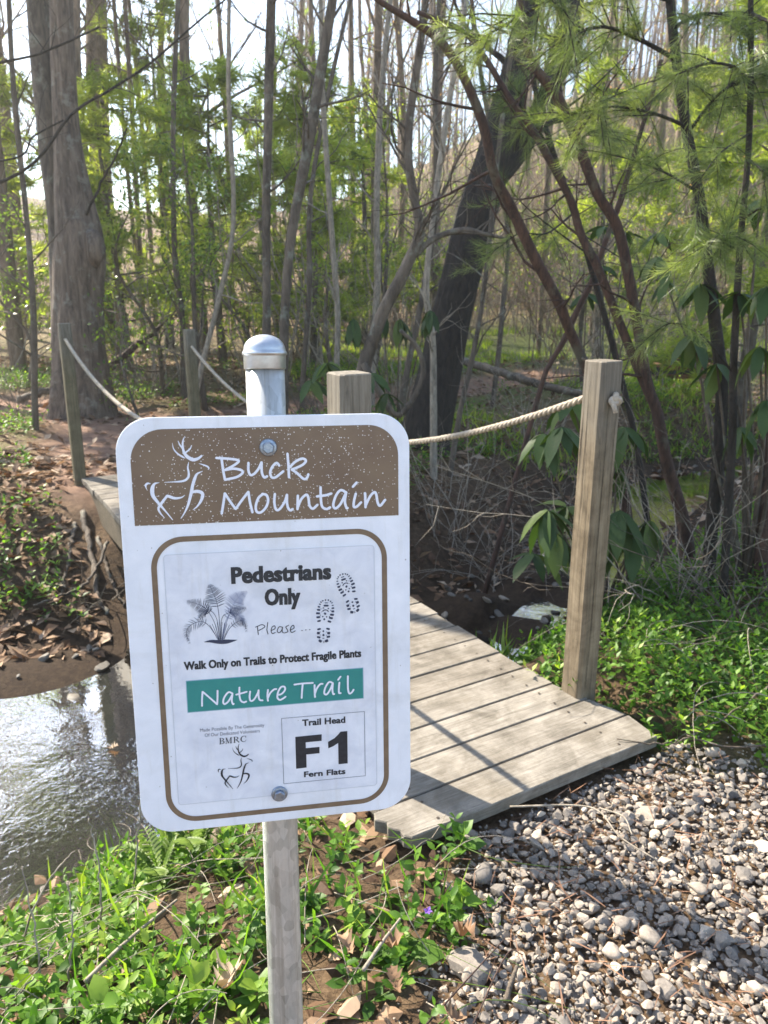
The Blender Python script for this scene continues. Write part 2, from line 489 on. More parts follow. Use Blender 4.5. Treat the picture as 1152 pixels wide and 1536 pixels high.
def stone_mat(name, stops, rough=0.85):
    m, nt, b, _ = new_mat(name)
    v = coords(nt)
    c = ramp(nt, attr(nt), stops)
    n = noise(nt, v, 130, 6, 0.75)
    c = mixc(nt, 0.7, c, ramp(nt, n, [(0.3, (0.3, 0.3, 0.3)), (0.7, (0.75, 0.75, 0.75))]), 'OVERLAY')
    nt.links.new(c, b.inputs['Base Color'])
    b.inputs['Roughness'].default_value = rough
    b.inputs['Specular IOR Level'].default_value = 0.3
    bump(nt, b, n, 0.4, 0.003)
    return m
M['gravel'] = stone_mat('crushed stone', [(0.0, (0.11, 0.10, 0.092)), (0.35, (0.19, 0.165, 0.142)), (0.7, (0.265, 0.225, 0.185)), (0.9, (0.34, 0.28, 0.225)), (1.0, (0.46, 0.39, 0.31))])
M['rock'] = stone_mat('stream rock', [(0.0, (0.05, 0.045, 0.04)), (0.5, (0.13, 0.115, 0.095)), (1.0, (0.26, 0.22, 0.17))], 0.6)
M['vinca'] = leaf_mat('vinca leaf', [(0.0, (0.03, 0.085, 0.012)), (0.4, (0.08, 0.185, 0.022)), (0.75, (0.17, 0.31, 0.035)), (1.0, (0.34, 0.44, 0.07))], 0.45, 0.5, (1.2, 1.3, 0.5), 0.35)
M['fern'] = leaf_mat('young fern green', [(0.0, (0.08, 0.15, 0.02)), (1.0, (0.22, 0.32, 0.05))], 0.5, 0.5)
M['bright_leaf'] = leaf_mat('bright spring leaf', [(0.0, (0.14, 0.22, 0.035)), (0.6, (0.28, 0.38, 0.06)), (1.0, (0.45, 0.48, 0.08))], 0.5, 0.55)
M['holly'] = leaf_mat('glossy shrub leaf', [(0.0, (0.06, 0.11, 0.022)), (0.6, (0.17, 0.26, 0.045)), (1.0, (0.32, 0.42, 0.08))], 0.3, 0.55)
M['rhodo'] = leaf_mat('rhododendron leaf', [(0.0, (0.025, 0.05, 0.016)), (0.7, (0.055, 0.10, 0.026)), (1.0, (0.12, 0.17, 0.045))], 0.48, 0.3, (1.2, 1.3, 0.5), 0.3)
M['needle'] = leaf_mat('pine needle', [(0.0, (0.10, 0.14, 0.055)), (0.6, (0.20, 0.26, 0.09)), (1.0, (0.36, 0.40, 0.17))], 0.4, 0.45)
M['litter'] = leaf_mat('dry leaf', [(0.0, (0.07, 0.04, 0.025)), (0.4, (0.18, 0.105, 0.06)), (0.8, (0.33, 0.22, 0.14)), (1.0, (0.48, 0.38, 0.28))], 0.7, 0.15, (1.2, 0.9, 0.6), 0.2)
M['peach'] = leaf_mat('peach spring foliage', [(0.0, (0.30, 0.17, 0.08)), (0.6, (0.45, 0.30, 0.15)), (1.0, (0.50, 0.42, 0.18))], 0.6, 0.5, (1.2, 1, 0.7))
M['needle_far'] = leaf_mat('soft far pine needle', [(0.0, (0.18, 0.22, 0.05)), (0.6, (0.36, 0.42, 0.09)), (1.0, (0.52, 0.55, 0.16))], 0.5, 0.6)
M['needle_dry'] = leaf_mat('dry pine needle', [(0.0, (0.12, 0.06, 0.035)), (1.0, (0.34, 0.18, 0.10))], 0.7, 0.1, (1, 1, 1))
M['flower'] = leaf_mat('violet flower', [(0.0, (0.16, 0.06, 0.42)), (1.0, (0.25, 0.12, 0.55))], 0.6, 0.3, (1, 1, 1))

M['white'] = sheet_mat('white sign face weathered', (0.70, 0.72, 0.78), (0.83, 0.84, 0.90), 0)
M['paper'] = sheet_mat('notice sheet weathered', (0.62, 0.64, 0.72), (0.79, 0.80, 0.86), 14)
# ------------------------------------------------------------------ terrain
ZW = -0.68
CL = np.array([(-14, -4.0), (-7, 0.2), (-3.6, 2.2), (-1.7, 3.05), (-0.6, 3.6), (0.6, 4.4), (1.5, 5.4), (2.2, 6.8), (3.2, 8.0), (5.2, 8.8), (8.5, 10), (13, 12.5), (22, 15)], float)
HW = np.array([1.2, 1.0, 0.95, 0.85, 0.68, 0.33, 0.26, 0.30, 0.42, 0.5, 0.5, 0.5, 0.5])
def stream(x, y):
    x = np.asarray(x, float); y = np.asarray(y, float)
    best = np.full(x.shape, 1e9); side = np.zeros(x.shape); hw = np.ones(x.shape)
    for i in range(len(CL) - 1):
        a, b = CL[i], CL[i + 1]; d = b - a; L = d @ d
        t = np.clip(((x - a[0]) * d[0] + (y - a[1]) * d[1]) / L, 0, 1)
        qx, qy = x - a[0] - t * d[0], y - a[1] - t * d[1]
        dd = np.hypot(qx, qy)
        s = np.sign(d[0] * qy - d[1] * qx)
        m = dd < best
        best = np.where(m, dd, best); side = np.where(m, s, side); hw = np.where(m, HW[i] + t * (HW[i + 1] - HW[i]), hw)
    return best, side, hw
_ph = np.random.default_rng(3).uniform(0, 6.28, (3, 14)); _k = np.random.default_rng(4).normal(size=(14, 2))
def bumps(x, y, f, amp):
    o = np.zeros(np.shape(x))
    for i in range(14):
        o = o + np.sin(f * (_k[i, 0] * x + _k[i, 1] * y) + _ph[0, i] + 1.3 * np.sin(0.37 * f * (_k[i, 1] * x - _k[i, 0] * y) + _ph[1, i]))
    return o * amp / 5
BD = norm(np.array([-0.51, 0.86])); PD = np.array([BD[1], -BD[0]])      # along the bridge, across it
BO = np.array([0.075, 1.662])                                          # near end, left corner
def bridge_uv(x, y):
    rx, ry = x - BO[0], y - BO[1]
    return rx * BD[0] + ry * BD[1], rx * PD[0] + ry * PD[1]
def path_mask(x, y):
    # beyond the bridge the trail bends left; on this side it is gravel
    c = [(-2.0, 5.9), (-2.6, 7.2), (-2.9, 8.3), (-4.6, 9.4), (-8, 10.2), (-14, 11)]
    c2 = [(-2.6, 7.2), (-1.6, 8.6), (0.0, 10.0), (3, 13)]
    best = np.full(np.shape(x), 1e9)
    for cc in (c, c2):
        for a, b in zip(cc[:-1], cc[1:]):
            a = np.array(a); b = np.array(b); d = b - a
            t = np.clip(((x - a[0]) * d[0] + (y - a[1]) * d[1]) / (d @ d), 0, 1)
            best = np.minimum(best, np.hypot(x - a[0] - t * d[0], y - a[1] - t * d[1]))
    return 1 - sstep(0.4, 0.85, best)
def gravel_mask(x, y):
    # right of a ragged line that starts at the deck corner, below the green bank
    l = x - (0.17 + 0.05 * np.sin(9 * y) + 0.03 * np.sin(23 * y) - 0.9 * np.maximum(0, 0.9 - y))
    top = (2.16 - 0.42 * (x - 0.85) + 0.04 * np.sin(7 * x)) - y
    return np.minimum(l, top)
def H(x, y):
    x = np.asarray(x, float); y = np.asarray(y, float)
    d, s, w = stream(x, y)
    w = w + bumps(x, y, 1.6, 0.10)
    near_w = np.where(x > 0.3, 1.0, 1.3)
    bw = np.where(s > 0, 1.7, near_w)
    t = (d - w) / bw
    z = ZW - 0.16 * sstep(0, -0.5, t) + (-ZW) * sstep(-0.02, 1.0, t) - 0.03
    z = z + bumps(x, y, 3.0, 0.035) * sstep(0.3, 1.2, t) * (1 - 0.8 * path_mask(x, y)) + bumps(x, y, 7.5, 0.035) * sstep(0.0, 0.3, t) * (1 - sstep(0.8, 1.3, t))
    z = z + 0.10 * sstep(0.6, 2.6, t) * (s > 0) * (1 - path_mask(x, y))
    # silt bars that break up the open water
    z = z + 0.22 * np.exp(-((x - 0.62) ** 2 + (y - 4.55) ** 2) / 0.10) + 0.16 * np.exp(-((x - 1.15) ** 2 + (y - 5.1) ** 2) / 0.08) + 0.10 * np.exp(-((x + 1.9) ** 2 + (y - 3.7) ** 2) / 0.25)
    # wooded slope beyond
    z = z + 0.018 * np.maximum(0, y - 9) + sstep(14, 95, y) * (8 + 13 * sstep(-12, 26, x)) + 3 * sstep(15, 60, np.abs(x)) + bumps(x, y, 0.25, 0.35) * sstep(10, 30, y)
    bu, bv = bridge_uv(x, y)
    # ground kept under the deck and level where the gravel meets it
    g = sstep(-0.05, 0.12, gravel_mask(x, y))
    z = z * (1 - g) + (-0.062 + bumps(x, y, 2.2, 0.012)) * g
    under = (bu > -0.02) & (bu < 4.75) & (bv > -0.15) & (bv < 1.05)
    z = np.where(under, np.minimum(z, -0.06 - 0.13 * (1 - sstep(0.0, 0.15, bu)) * 0), z)
    z = np.where(under, np.minimum(z, -0.07), z)
    return z
def axis_pts(lo, f0, f1, hi, step, grow=1.13):
    c = list(np.arange(f0, f1 + 1e-6, step)); a = [f0]; s = step
    while a[-1] > lo: s *= grow; a.append(a[-1] - s)
    b = [f1 + 1e-9]; s = step
    while b[-1] < hi: s *= grow; b.append(b[-1] + s)
    return np.array(a[:0:-1] + c + b[1:])
gx = axis_pts(-130, -4.6, 4.6, 130, 0.045); gy = axis_pts(-30, 0.6, 9.0, 150, 0.045)
GX, GY = np.meshgrid(gx, gy)
GZ = H(GX, GY)
nx, ny = len(gx), len(gy)
i = (np.arange(ny - 1)[:, None] * nx + np.arange(nx - 1)[None]).ravel()
mb = MB(); mb.add(np.stack([GX.ravel(), GY.ravel(), GZ.ravel()], 1), np.stack([i, i + 1, i + nx + 1, i + nx], 1))
ground = mb.build('ground', M['ground'], smooth=True); tag(ground, kind='structure')
def set_attr(o, n, val):
    a = o.data.attributes.new(n, 'FLOAT', 'POINT'); a.data.foreach_set('value', val.ravel().astype(np.float32))
dS, sS, wS = stream(GX, GY)
green = np.clip(sstep(0.6, 2.5, dS - wS) * (GY > 2) * (1 - 0.75 * sstep(17, 26, GY)) * (1 - path_mask(GX, GY)) * (0.45 + 0.55 * sstep(-1, 2.5, GX + 0.0 * GY)) , 0, 1)
set_attr(ground, 'path', path_mask(GX, GY)); set_attr(ground, 'green', green)
set_attr(ground, 'wet', 1 - sstep(0.0, 2.2, dS - wS))  # reaches past the damp margin to paint shade on the banks
def Hs(x, y): return float(H(np.array([x]), np.array([y]))[0])

# water: one ribbon following the stream
wx = np.arange(-13, 20.01, 0.12)
mb = MB(); seg = []
cl = catmull(CL, 160); hwv = np.interp(np.linspace(0, 1, 160), np.linspace(0, 1, len(HW)), HW) + 0.4
tn = norm(np.gradient(cl, axis=0)); nn = np.stack([-tn[:, 1], tn[:, 0]], 1)
K = 7; rows = []
for k in range(K):
    rows.append(cl + nn * (hwv * (k / (K - 1) * 2 - 1))[:, None])
W = np.stack(rows, 1)
wv = np.concatenate([W, np.full((160, K, 1), ZW)], 2).reshape(-1, 3)
i = (np.arange(159)[:, None] * K + np.arange(K - 1)[None]).ravel()
mb.add(wv, np.stack([i, i + 1, i + K + 1, i + K], 1)); stream_o = mb.build('stream_water', M['water'], smooth=True)
tag(stream_o, kind='structure')

# ------------------------------------------------------------------ footbridge
L_BR, W_BR, TH = 4.62, 0.94, 0.036
NPL = 32; PITCHP = L_BR / NPL
br = empty('footbridge', (BO[0], BO[1], 0), math.atan2(BD[1], BD[0]))
tag(br, 'narrow weathered plank footbridge crossing the creek behind the sign', 'footbridge')
# local axes: x along the bridge, y to its left; planks run in -y
def slab(outline, z0, z1, bev=0.004):
    o = np.asarray(outline, float); n = len(o); c = o.mean(0)
    ins = c + (o - c) * (1 - bev / np.maximum(np.abs(o - c).max(), 0.05) * 1.0)
    v = [np.c_[o, np.full(n, z0)], np.c_[o, np.full(n, z1 - bev)]]
    d = norm(np.roll(o, -1, 0) - o); dn = norm(d + np.roll(d, 1, 0)); nr = np.stack([-dn[:, 1], dn[:, 0]], 1)
    v.append(np.c_[o + nr * bev, np.full(n, z1)])
    j = np.arange(n); k = (j + 1) % n
    fs = [np.concatenate([np.stack([j, k, n + k, n + j], 1), np.stack([n + j, n + k, 2 * n + k, 2 * n + j], 1)]),
          (2 * n + np.arange(n))[None], np.arange(n)[None, ::-1]]
    return np.concatenate(v), fs
for i in range(NPL):
    x0 = i * PITCHP + 0.0036; x1 = (i + 1) * PITCHP - 0.0036
    j1, j2 = random.uniform(-0.006, 0.006), random.uniform(-0.008, 0.008)
    yl, yr = 0.0 + j1, -W_BR + j2
    w = lambda: random.uniform(-0.0015, 0.0015)
    if i == 0:   # chamfered, broken near board
        ol = [(x0, -0.02), (x0 + 0.0, -W_BR + 0.03), (x1, yr - 0.01), (x1, 0.055), (x0 + 0.105, 0.068), (x0 + 0.09, 0.045), (x0 + 0.07, 0.05), (x0 + 0.05, 0.025), (x0 + 0.03, 0.03), (x0 + 0.012, 0.0)]
        ol = [(x0 + 0.002, 0.0), (x0, -0.4), (x0, -W_BR + 0.02), (x1, yr + 0.005), (x1, 0.035), (x0 + 0.11, 0.048), (x0 + 0.085, 0.026), (x0 + 0.065, 0.034), (x0 + 0.04, 0.012), (x0 + 0.02, 0.014)]
    elif i in (1, 2):
        ol = [(x0, 0.02 + j1), (x0, yr + 0.035 * (i - 1)), (x1, yr + 0.035 * i), (x1, 0.03 + j1)]
    elif 3 <= i <= 33 - 4:
        ol = [(x0, yl), (x0, yr + 0.07), (x1, yr + 0.07), (x1, yl)]
    else:
        ol = [(x0, yl), (x0, yr + 0.07), (x1, yr + 0.07), (x1, yl)]
    v, fs = slab(ol, -TH, 0.0 + w(), 0.003)
    mb = MB(); mb.add(v, fs)
    p = mb.build('plank', M['plank'], br)
    # nail heads near both edges of each board
    if i < 14:
        nb = MB()
        for yy in (-0.10, -W_BR + 0.16):
            for xx in (x0 + 0.03, x1 - 0.03):
                a = np.arange(6) * math.pi / 3
                nb.add(np.c_[xx + 0.0048 * np.cos(a), yy + 0.0048 * np.sin(a), np.full(6, 0.0022)], np.arange(6)[None])
        nb.build('nail_heads', M['nail'], p)
for yy in (-0.05, -W_BR + 0.10):
    v, fs = slab([(0.12, yy + 0.04), (0.12, yy - 0.04), (L_BR - 0.03, yy - 0.04), (L_BR - 0.03, yy + 0.04)], -TH - 0.19, -TH - 0.003, 0.003)
    mb = MB(); mb.add(v, fs); mb.build('beam', M['beam'], br)

# ------------------------------------------------------------------ posts and ropes
def make_post(x, y, ztop, zbot, mat, label, w=0.089, lean=(0, 0)):
    mb = MB(); h = w / 2; lev = 14
    prof = []
    for k in range(lev):
        z = zbot + (ztop - zbot) * k / (lev - 1)
        hh = h * (1 + random.uniform(-0.012, 0.012)); c = 0.011
        if k == lev - 1: hh *= 0.985
        ring = [(hh, -hh + c), (hh, hh - c), (hh - c, hh), (-hh + c, hh), (-hh, hh - c), (-hh, -hh + c), (-hh + c, -hh), (hh - c, -hh)]
        prof.append([(a + lean[0] * (z), b + lean[1] * (z), z) for a, b in ring])
    v = np.array(prof).reshape(-1, 3); n = 8
    top = v[-n:].copy(); cc = top.mean(0); topi = cc + (top - cc) * 0.93; topi[:, 2] += 0.003
    v = np.concatenate([v, topi])
    i = np.arange(lev)[:, None] * n; j = np.arange(n)[None]
    q = np.stack([i + j, i + (j + 1) % n, i + n + (j + 1) % n, i + n + j], -1).reshape(-1, 4)
    mb.add(v, [q, (lev * n + np.arange(n))[None], np.arange(n)[None, ::-1]])
    o = mb.build('rope_post', mat)
    o.location = (x, y, 0); o.rotation_euler = (0, 0, math.atan2(BD[1], BD[0]))
    # drying cracks: dark slivers recessed in the faces
    return tag(o, label, 'post', 'posts that carry the bridge ropes')
PR = np.array([0.685, 2.425]); PL = np.array([-0.092, 2.03]); FL = np.array([-2.33, 5.72]); FR = np.array([-1.56, 6.30])
po = make_post(*PR, 1.143, -0.25, M['post'], 'tall tan timber post at the near right edge of the footbridge', 0.092)
def crack(post, face, off, z0, z1, w, seed):
    """a drying crack: thin dark wedge let into a face of the post"""
    r = np.random.default_rng(seed); k = 26
    z = np.linspace(z0, z1, k); wob = np.cumsum(r.normal(0, 0.0007, k)); ww = w * np.sin(np.linspace(0.02, 3.1, k)) * (0.6 + 0.4 * r.random(k))
    a = off + wob; e = 0.0468
    L = a - ww; Rr = a + ww
    if face == 'near': v = np.concatenate([np.c_[np.full(k, -e), L, z], np.c_[np.full(k, -e), Rr, z]])
    else: v = np.concatenate([np.c_[L, np.full(k, e), z], np.c_[Rr, np.full(k, e), z]])
    i = np.arange(k - 1); m_ = MB(); m_.add(v, np.stack([i, i + 1, k + i + 1, k + i], 1))
    return m_.build('crack', M['print'], post)
M['crack'] = simple('dark wood crack', (0.035, 0.024, 0.014), 0.9)
M['print'].name = 'black print'
for c in (('near', 0.012, 0.05, 1.05, 0.0016, 1), ('near', -0.022, 0.5, 1.12, 0.0010, 2), ('left', 0.01, 0.55, 1.12, 0.0014, 3), ('left', -0.018, 0.1, 0.7, 0.0010, 4), ('left', 0.028, 0.75, 1.0, 0.0022, 5)):
    o = crack(po, *c); o.data.materials[0] = M['crack']
pl_ = make_post(*PL, 1.145, -0.42, M['post'], 'short looking timber post whose top shows right beside the metal cap', 0.095)
pf = make_post(*FL, 1.13, -0.3, M['post_green'], 'mossy far post at the left corner where the bridge meets the trail', 0.085, (0.012, -0.01))
pg = make_post(*FR, 1.06, -0.3, M['post_green'], 'dark far post standing at the right corner of the bridge end', 0.085)

def make_rope(A, B, sag, label, n=340, Rr=0.0125):
    A = np.array(A); B = np.array(B)
    t = np.linspace(0, 1, n)[:, None]
    c = A * (1 - t) + B * t; c[:, 2] -= (4 * sag * t * (1 - t))[:, 0]
    tg = norm(np.gradient(c, axis=0)); side = norm(np.cross(tg, [0, 0, 1.0])); up = np.cross(side, tg)
    arc = np.concatenate([[0], np.cumsum(np.linalg.norm(np.diff(c, axis=0), axis=1))])
    root = empty('rope', tuple(A)); tag(root, label, 'rope', 'pale ropes strung along the footbridge')
    mb = MB()
    for s in range(3):
        a = arc / 0.075 * 2 * np.pi + s * 2 * np.pi / 3
        p = c + 0.52 * Rr * (np.cos(a)[:, None] * side + np.sin(a)[:, None] * up)
        tube(mb, p - A, Rr * 0.56, 6, cap=False)
    mb.build('rope_strand', M['rope'], root, True)
    return root
def knot(root, pos, nrm, r=0.016):
    """overhand knot: a few turns of rope wound into a ball"""
    nrm = norm(nrm); mb = MB()
    u = norm(np.cross(nrm, [0, 0, 1.0])); w = np.cross(nrm, u)
    t = np.linspace(0, 2 * np.pi, 60)
    p = (np.sin(t) + 2 * np.sin(2 * t))[:, None] * u + (np.cos(t) - 2 * np.cos(2 * t))[:, None] * w - np.sin(3 * t)[:, None] * nrm * 0.9
    p = p / 3 * r + np.asarray(pos) - np.array(root.location)
    tube(mb, p, 0.0095, 8, cap=False)
    end = np.array([p[10], p[10] + 0.01 * nrm + np.array([0, 0, -0.012]), p[10] + 0.014 * nrm + np.array([0.002, 0, -0.03])])
    tube(mb, end, 0.0075, 8)
    mb.build('knot', M['rope'], root, True)
b3 = np.array([*BD, 0]); p3 = np.array([*PD, 0])
rr = make_rope((*(PR + BD * 0.045), 1.03), (*(FR - BD * 0.04), 0.93), 0.41, 'pale twisted rope sagging from the tall near right post to the far right post')
knot(rr, np.array([*PR, 1.03]) - b3 * 0.060, -b3)
rl = make_rope((*(PL + BD * 0.045), 1.0), (*(FL - BD * 0.04), 1.02), 0.30, 'pale rope curving down from the far left mossy post behind the sign')
knot(rl, np.array([*PL, 1.0]) - b3 * 0.062, -b3)

# ------------------------------------------------------------------ trail sign
SW, SH = 0.305, 0.462
corn_px = [(167, 627), (611.5, 619), (616, 1210), (214, 1253)]     # traced corners of the plate
corn_uv = [(0, SH), (SW, SH), (SW, 0), (0, 0)]
A_ = []; B_ = []
for (X, Y_), (u, v) in zip(corn_px, corn_uv):
    A_.append([X, Y_, 1, 0, 0, 0, -u * X, -u * Y_]); B_.append(u)
    A_.append([0, 0, 0, X, Y_, 1, -v * X, -v * Y_]); B_.append(v)
HM = np.append(np.linalg.solve(np.array(A_), np.array(B_)), 1).reshape(3, 3)
def art(px, py):
    q = HM @ np.array([px, py, 1.0]); return q[:2] / q[2]
class Crop:
    """artwork traced in an enlarged detail: metres on the plate"""
    def __init__(s, x0, y0, sc): s.x0, s.y0, s.sc = x0, y0, sc
    def __call__(s, x, y): return art(s.x0 + x / s.sc, s.y0 + y / s.sc)
    def w(s, x, y, w):
        return np.linalg.norm(s(x + w / 2, y) - s(x - w / 2, y))
su = norm(np.array([0.45002912, 0.07941755, -0.00395477]))
sv = np.array([-0.00906334, 0.07103786, 0.68879396]); sv = norm(sv - su * (sv @ su)); sn = np.cross(su, sv)
SBL = np.array([-0.2688, 0.7217, CAM_Z - 0.5816])
sign = empty('trail_sign')
tag(sign, 'white and brown Buck Mountain trail sign bolted to a galvanised pole', 'sign')
sign.matrix_world = Matrix(((su[0], sv[0], sn[0], SBL[0]), (su[1], sv[1], sn[1], SBL[1]), (su[2], sv[2], sn[2], SBL[2]), (0, 0, 0, 1)))
def rrect(x0, y0, x1, y1, rbl, rbr=None, rtr=None, rtl=None, n=9):
    rbr = rbl if rbr is None else rbr; rtr = rbl if rtr is None else rtr; rtl = rbl if rtl is None else rtl
    out = []
    for cx, cy, r_, a0 in ((x0 + rbl, y0 + rbl, rbl, 180), (x1 - rbr, y0 + rbr, rbr, 270), (x1 - rtr, y1 - rtr, rtr, 0), (x0 + rtl, y1 - rtl, rtl, 90)):
        if r_ < 1e-5: out.append((cx, cy)); continue
        for k in range(n): a = R(a0 + 90 * k / (n - 1)); out.append((cx + r_ * math.cos(a), cy + r_ * math.sin(a)))
    return np.array(out)
def flat(name, mat, polys, z, parent, step=0.0):
    mb = MB()
    for k, p in enumerate(polys):
        p = np.asarray(p, float)
        ar = np.sum(p[:, 0] * np.roll(p[:, 1], -1) - p[:, 1] * np.roll(p[:, 0], -1))
        if ar < 0: p = p[::-1]
        mb.add(np.c_[p, np.full(len(p), z + step * k)], np.arange(len(p))[None])
    return mb.build(name, mat, parent)
def ring(name, mat, outer, inner, z, parent):
    n = len(outer); j = np.arange(n); mb = MB()
    mb.add(np.concatenate([np.c_[outer, np.full(n, z)], np.c_[inner, np.full(n, z)]]), np.stack([j, (j + 1) % n, n + (j + 1) % n, n + j], 1))
    return mb.build(name, mat, parent)
o_ = rrect(0, 0, SW, SH, 0.036, n=12)
v, fs = slab(o_, -0.0022, 0.0, 0.0006)
mb = MB(); mb.add(v, fs); plate = mb.build('sign_plate', M['white'], sign)
c1 = Crop(160, 600, 2.4); c2 = Crop(160, 790, 2.4)
h0 = c1(93, 455); h1 = c1(1047, 413); h2 = c1(560, 97)
hx0, hx1 = c1(86, 300)[0], c1(1045, 300)[0]; hy0 = (h0[1] + h1[1]) / 2; hy1 = h2[1]
Z1, Z2, Z3, Z4 = 0.0004, 0.0008, 0.0012, 0.0016
flat('header_panel', M['header'], [rrect(hx0, hy0, hx1, hy1, 0, 0, 0.033, 0.033, 12)], Z1, plate)
bx0, bx1 = c2(180, 500)[0], c2(1010, 500)[0]; by1 = c2(560, 22)[1]; by0 = c2(600, 1030)[1]
ring('border_line', M['brown'], rrect(bx0, by0, bx1, by1, 0.034, n=14), rrect(bx0 + 0.0058, by0 + 0.0058, bx1 - 0.0058, by1 - 0.0058, 0.0282, n=14), Z1, plate)
nx0, nx1 = c2(225, 500)[0], c2(966, 500)[0]; ny1 = c2(560, 84)[1]; ny0 = c2(600, 968)[1]
v, fs = slab(rrect(nx0, ny0, nx1, ny1, 0.004), 0.0001, 0.0005, 0.0002)
mb = MB(); mb.add(v, fs); notice = mb.build('notice_sheet', M['paper'], sign)
ring('sheet_edge', M['ghost'], rrect(nx0, ny0, nx1, ny1, 0.004), rrect(nx0 + 0.0007, ny0 + 0.0007, nx1 - 0.0007, ny1 - 0.0007, 0.0033), 0.0006, notice)

def stroke_poly(mb, pts, wid, z, zr=5e-5, n=None, sharp=False):
    pts = np.asarray(pts, float); m = len(pts)
    n = n or max(6, (m - 1) * 7)
    wid = np.broadcast_to(np.asarray(wid, float), (m,))
    c = catmull(np.c_[pts, wid], n)
    w = np.maximum(c[:, 2], 1e-5) / 2; c = c[:, :2]
    t = norm(np.gradient(c, axis=0))
    # round the ends
    c = np.concatenate([[c[0] - t[0] * w[0] * 0.8], c, [c[-1] + t[-1] * w[-1] * 0.8]]); t = np.concatenate([t[:1], t, t[-1:]])
    w = np.concatenate([[w[0] * 0.45], w, [w[-1] * 0.45]])
    nr = np.stack([-t[:, 1], t[:, 0]], 1)
    zz = z + zr * np.linspace(0, 1, len(c))
    k = len(c)
    v = np.concatenate([np.c_[c + nr * w[:, None], zz], np.c_[c - nr * w[:, None], zz]])
    i = np.arange(k - 1)
    mb.add(v, np.stack([k + i, k + i + 1, i + 1, i], 1))
def hand(name, mat, crop, strokes, w, z, parent):
    mb = MB()
    for q, s in enumerate(strokes):
        P = [crop(x, y) for x, y in s]
        ww = crop.w(s[0][0], s[0][1], w)
        stroke_poly(mb, P, ww, z + 2e-5 * q)
    return mb.build(name, mat, parent)
cB = Crop(310, 660, 3.972)
buck = [[(80,112),(88,170),(100,235)],[(48,106),(110,110),(165,116),(182,126),(150,152),(100,178)],[(100,178),(150,170),(195,178),(205,195),(170,220),(100,236)],
 [(240,135),(240,180),(252,207),(275,200),(300,170),(318,132)],[(318,132),(318,165),(322,200),(335,222),(352,215)],
 [(424,152),(408,136),(385,155),(370,190),(378,220),(400,222),(430,200),(448,185)],[(472,80),(478,150),(482,222)],
 [(482,165),(520,128),(560,110),(582,122),(565,145),(525,165),(498,175)],[(498,175),(530,197),(568,230),(588,226),(597,203)]]
mount = [[(82,438),(92,375),(100,317)],[(100,317),(135,370),(165,410)],[(165,410),(200,360),(240,308)],[(240,308),(250,370),(265,430)],
 [(325,322),(300,345),(285,390),(290,425),(315,430),(345,400),(358,360),(348,328),(322,320)],
 [(398,320),(395,370),(405,412),(425,412),(455,370),(470,325)],[(470,325),(470,370),(478,405),(492,418),(505,410)],
 [(535,330),(534,370),(533,412)],[(534,402),(555,352),(585,325),(598,345),(605,390),(625,408),(652,385)],
 [(670,280),(672,350),(680,395),(705,410),(728,400)],[(648,335),(700,328),(735,318)],
 [(824,312),(790,298),(762,330),(746,385),(760,406),(790,378),(822,312)],[(822,312),(815,365),(825,403),(832,404)],
 [(880,318),(870,360),(868,395),(885,396),(912,370)],[(862,278),(885,252)],
 [(935,315),(937,360),(938,400)],[(939,388),(965,335),(990,310),(1002,325),(1010,370),(1025,390),(1055,355)]]
hand('lettering_buck', M['letter'], cB, buck, 15.5, Z2, plate)
hand('lettering_mountain', M['letter'], cB, mount, 15.5, Z2, plate)
deer = [[(490,185,4),(510,270,16),(570,340,24),(640,385,26),(675,405,8)],
 [(668,88,6),(645,150,22),(640,230,30),(660,320,40),(710,385,52),(790,425,52),(860,410,40),(915,368,28)],
 [(573,155,8),(600,215,22),(635,255,26)],[(768,218,8),(745,270,20),(680,325,26)],
 [(875,480,6),(940,500,20),(1000,525,26),(1018,550,20),(1008,570,8)],
 [(728,458,8),(715,540,24),(728,610,30),(725,670,34),(680,720,34),(600,740,28),(500,745,14),(380,752,8)],
 [(930,590,6),(850,630,30),(815,700,44),(785,800,46),(762,920,46),(720,1080,36),(670,1190,22),(620,1270,12)],
 [(790,890,40),(850,880,46),(915,900,50),(930,950,48),(900,1030,38),(850,1100,24),(795,1145,10)],
 [(125,855,6),(110,800,28),(135,768,32),(178,770,10)],
 [(305,755,6),(235,775,34),(205,850,60),(215,940,56),(270,1020,44),(330,1090,38),(400,1170,24),(500,1290,14)],
 [(675,935,6),(620,970,24),(530,980,38),(450,955,44),(415,945,38)],[(418,948,36),(370,1010,40),(320,1080,40),(295,1130,34),(320,1190,26),(385,1265,8)]]
def draw_deer(mat, crop, f, parent, k=1.0, z=Z2):
    mb = MB()
    for q, s in enumerate(deer):
        P = []; Wd = []
        for x, y, w in s:
            X, Y_ = f(x, y); P.append(crop(X, Y_)); Wd.append(crop.w(X, Y_, w * k))
        stroke_poly(mb, P, Wd, z + 2e-5 * q)
    return mb.build('deer_emblem', mat, parent)
draw_deer(M['letter'], Crop(205, 645, 9.6), lambda x, y: (x, y), plate)
draw_deer(M['print'], Crop(290, 1080, 8.23), lambda x, y: (297 + (x - 95) * 0.4627, 290 + (y - 90) * 0.4625), notice, 0.42, Z2)
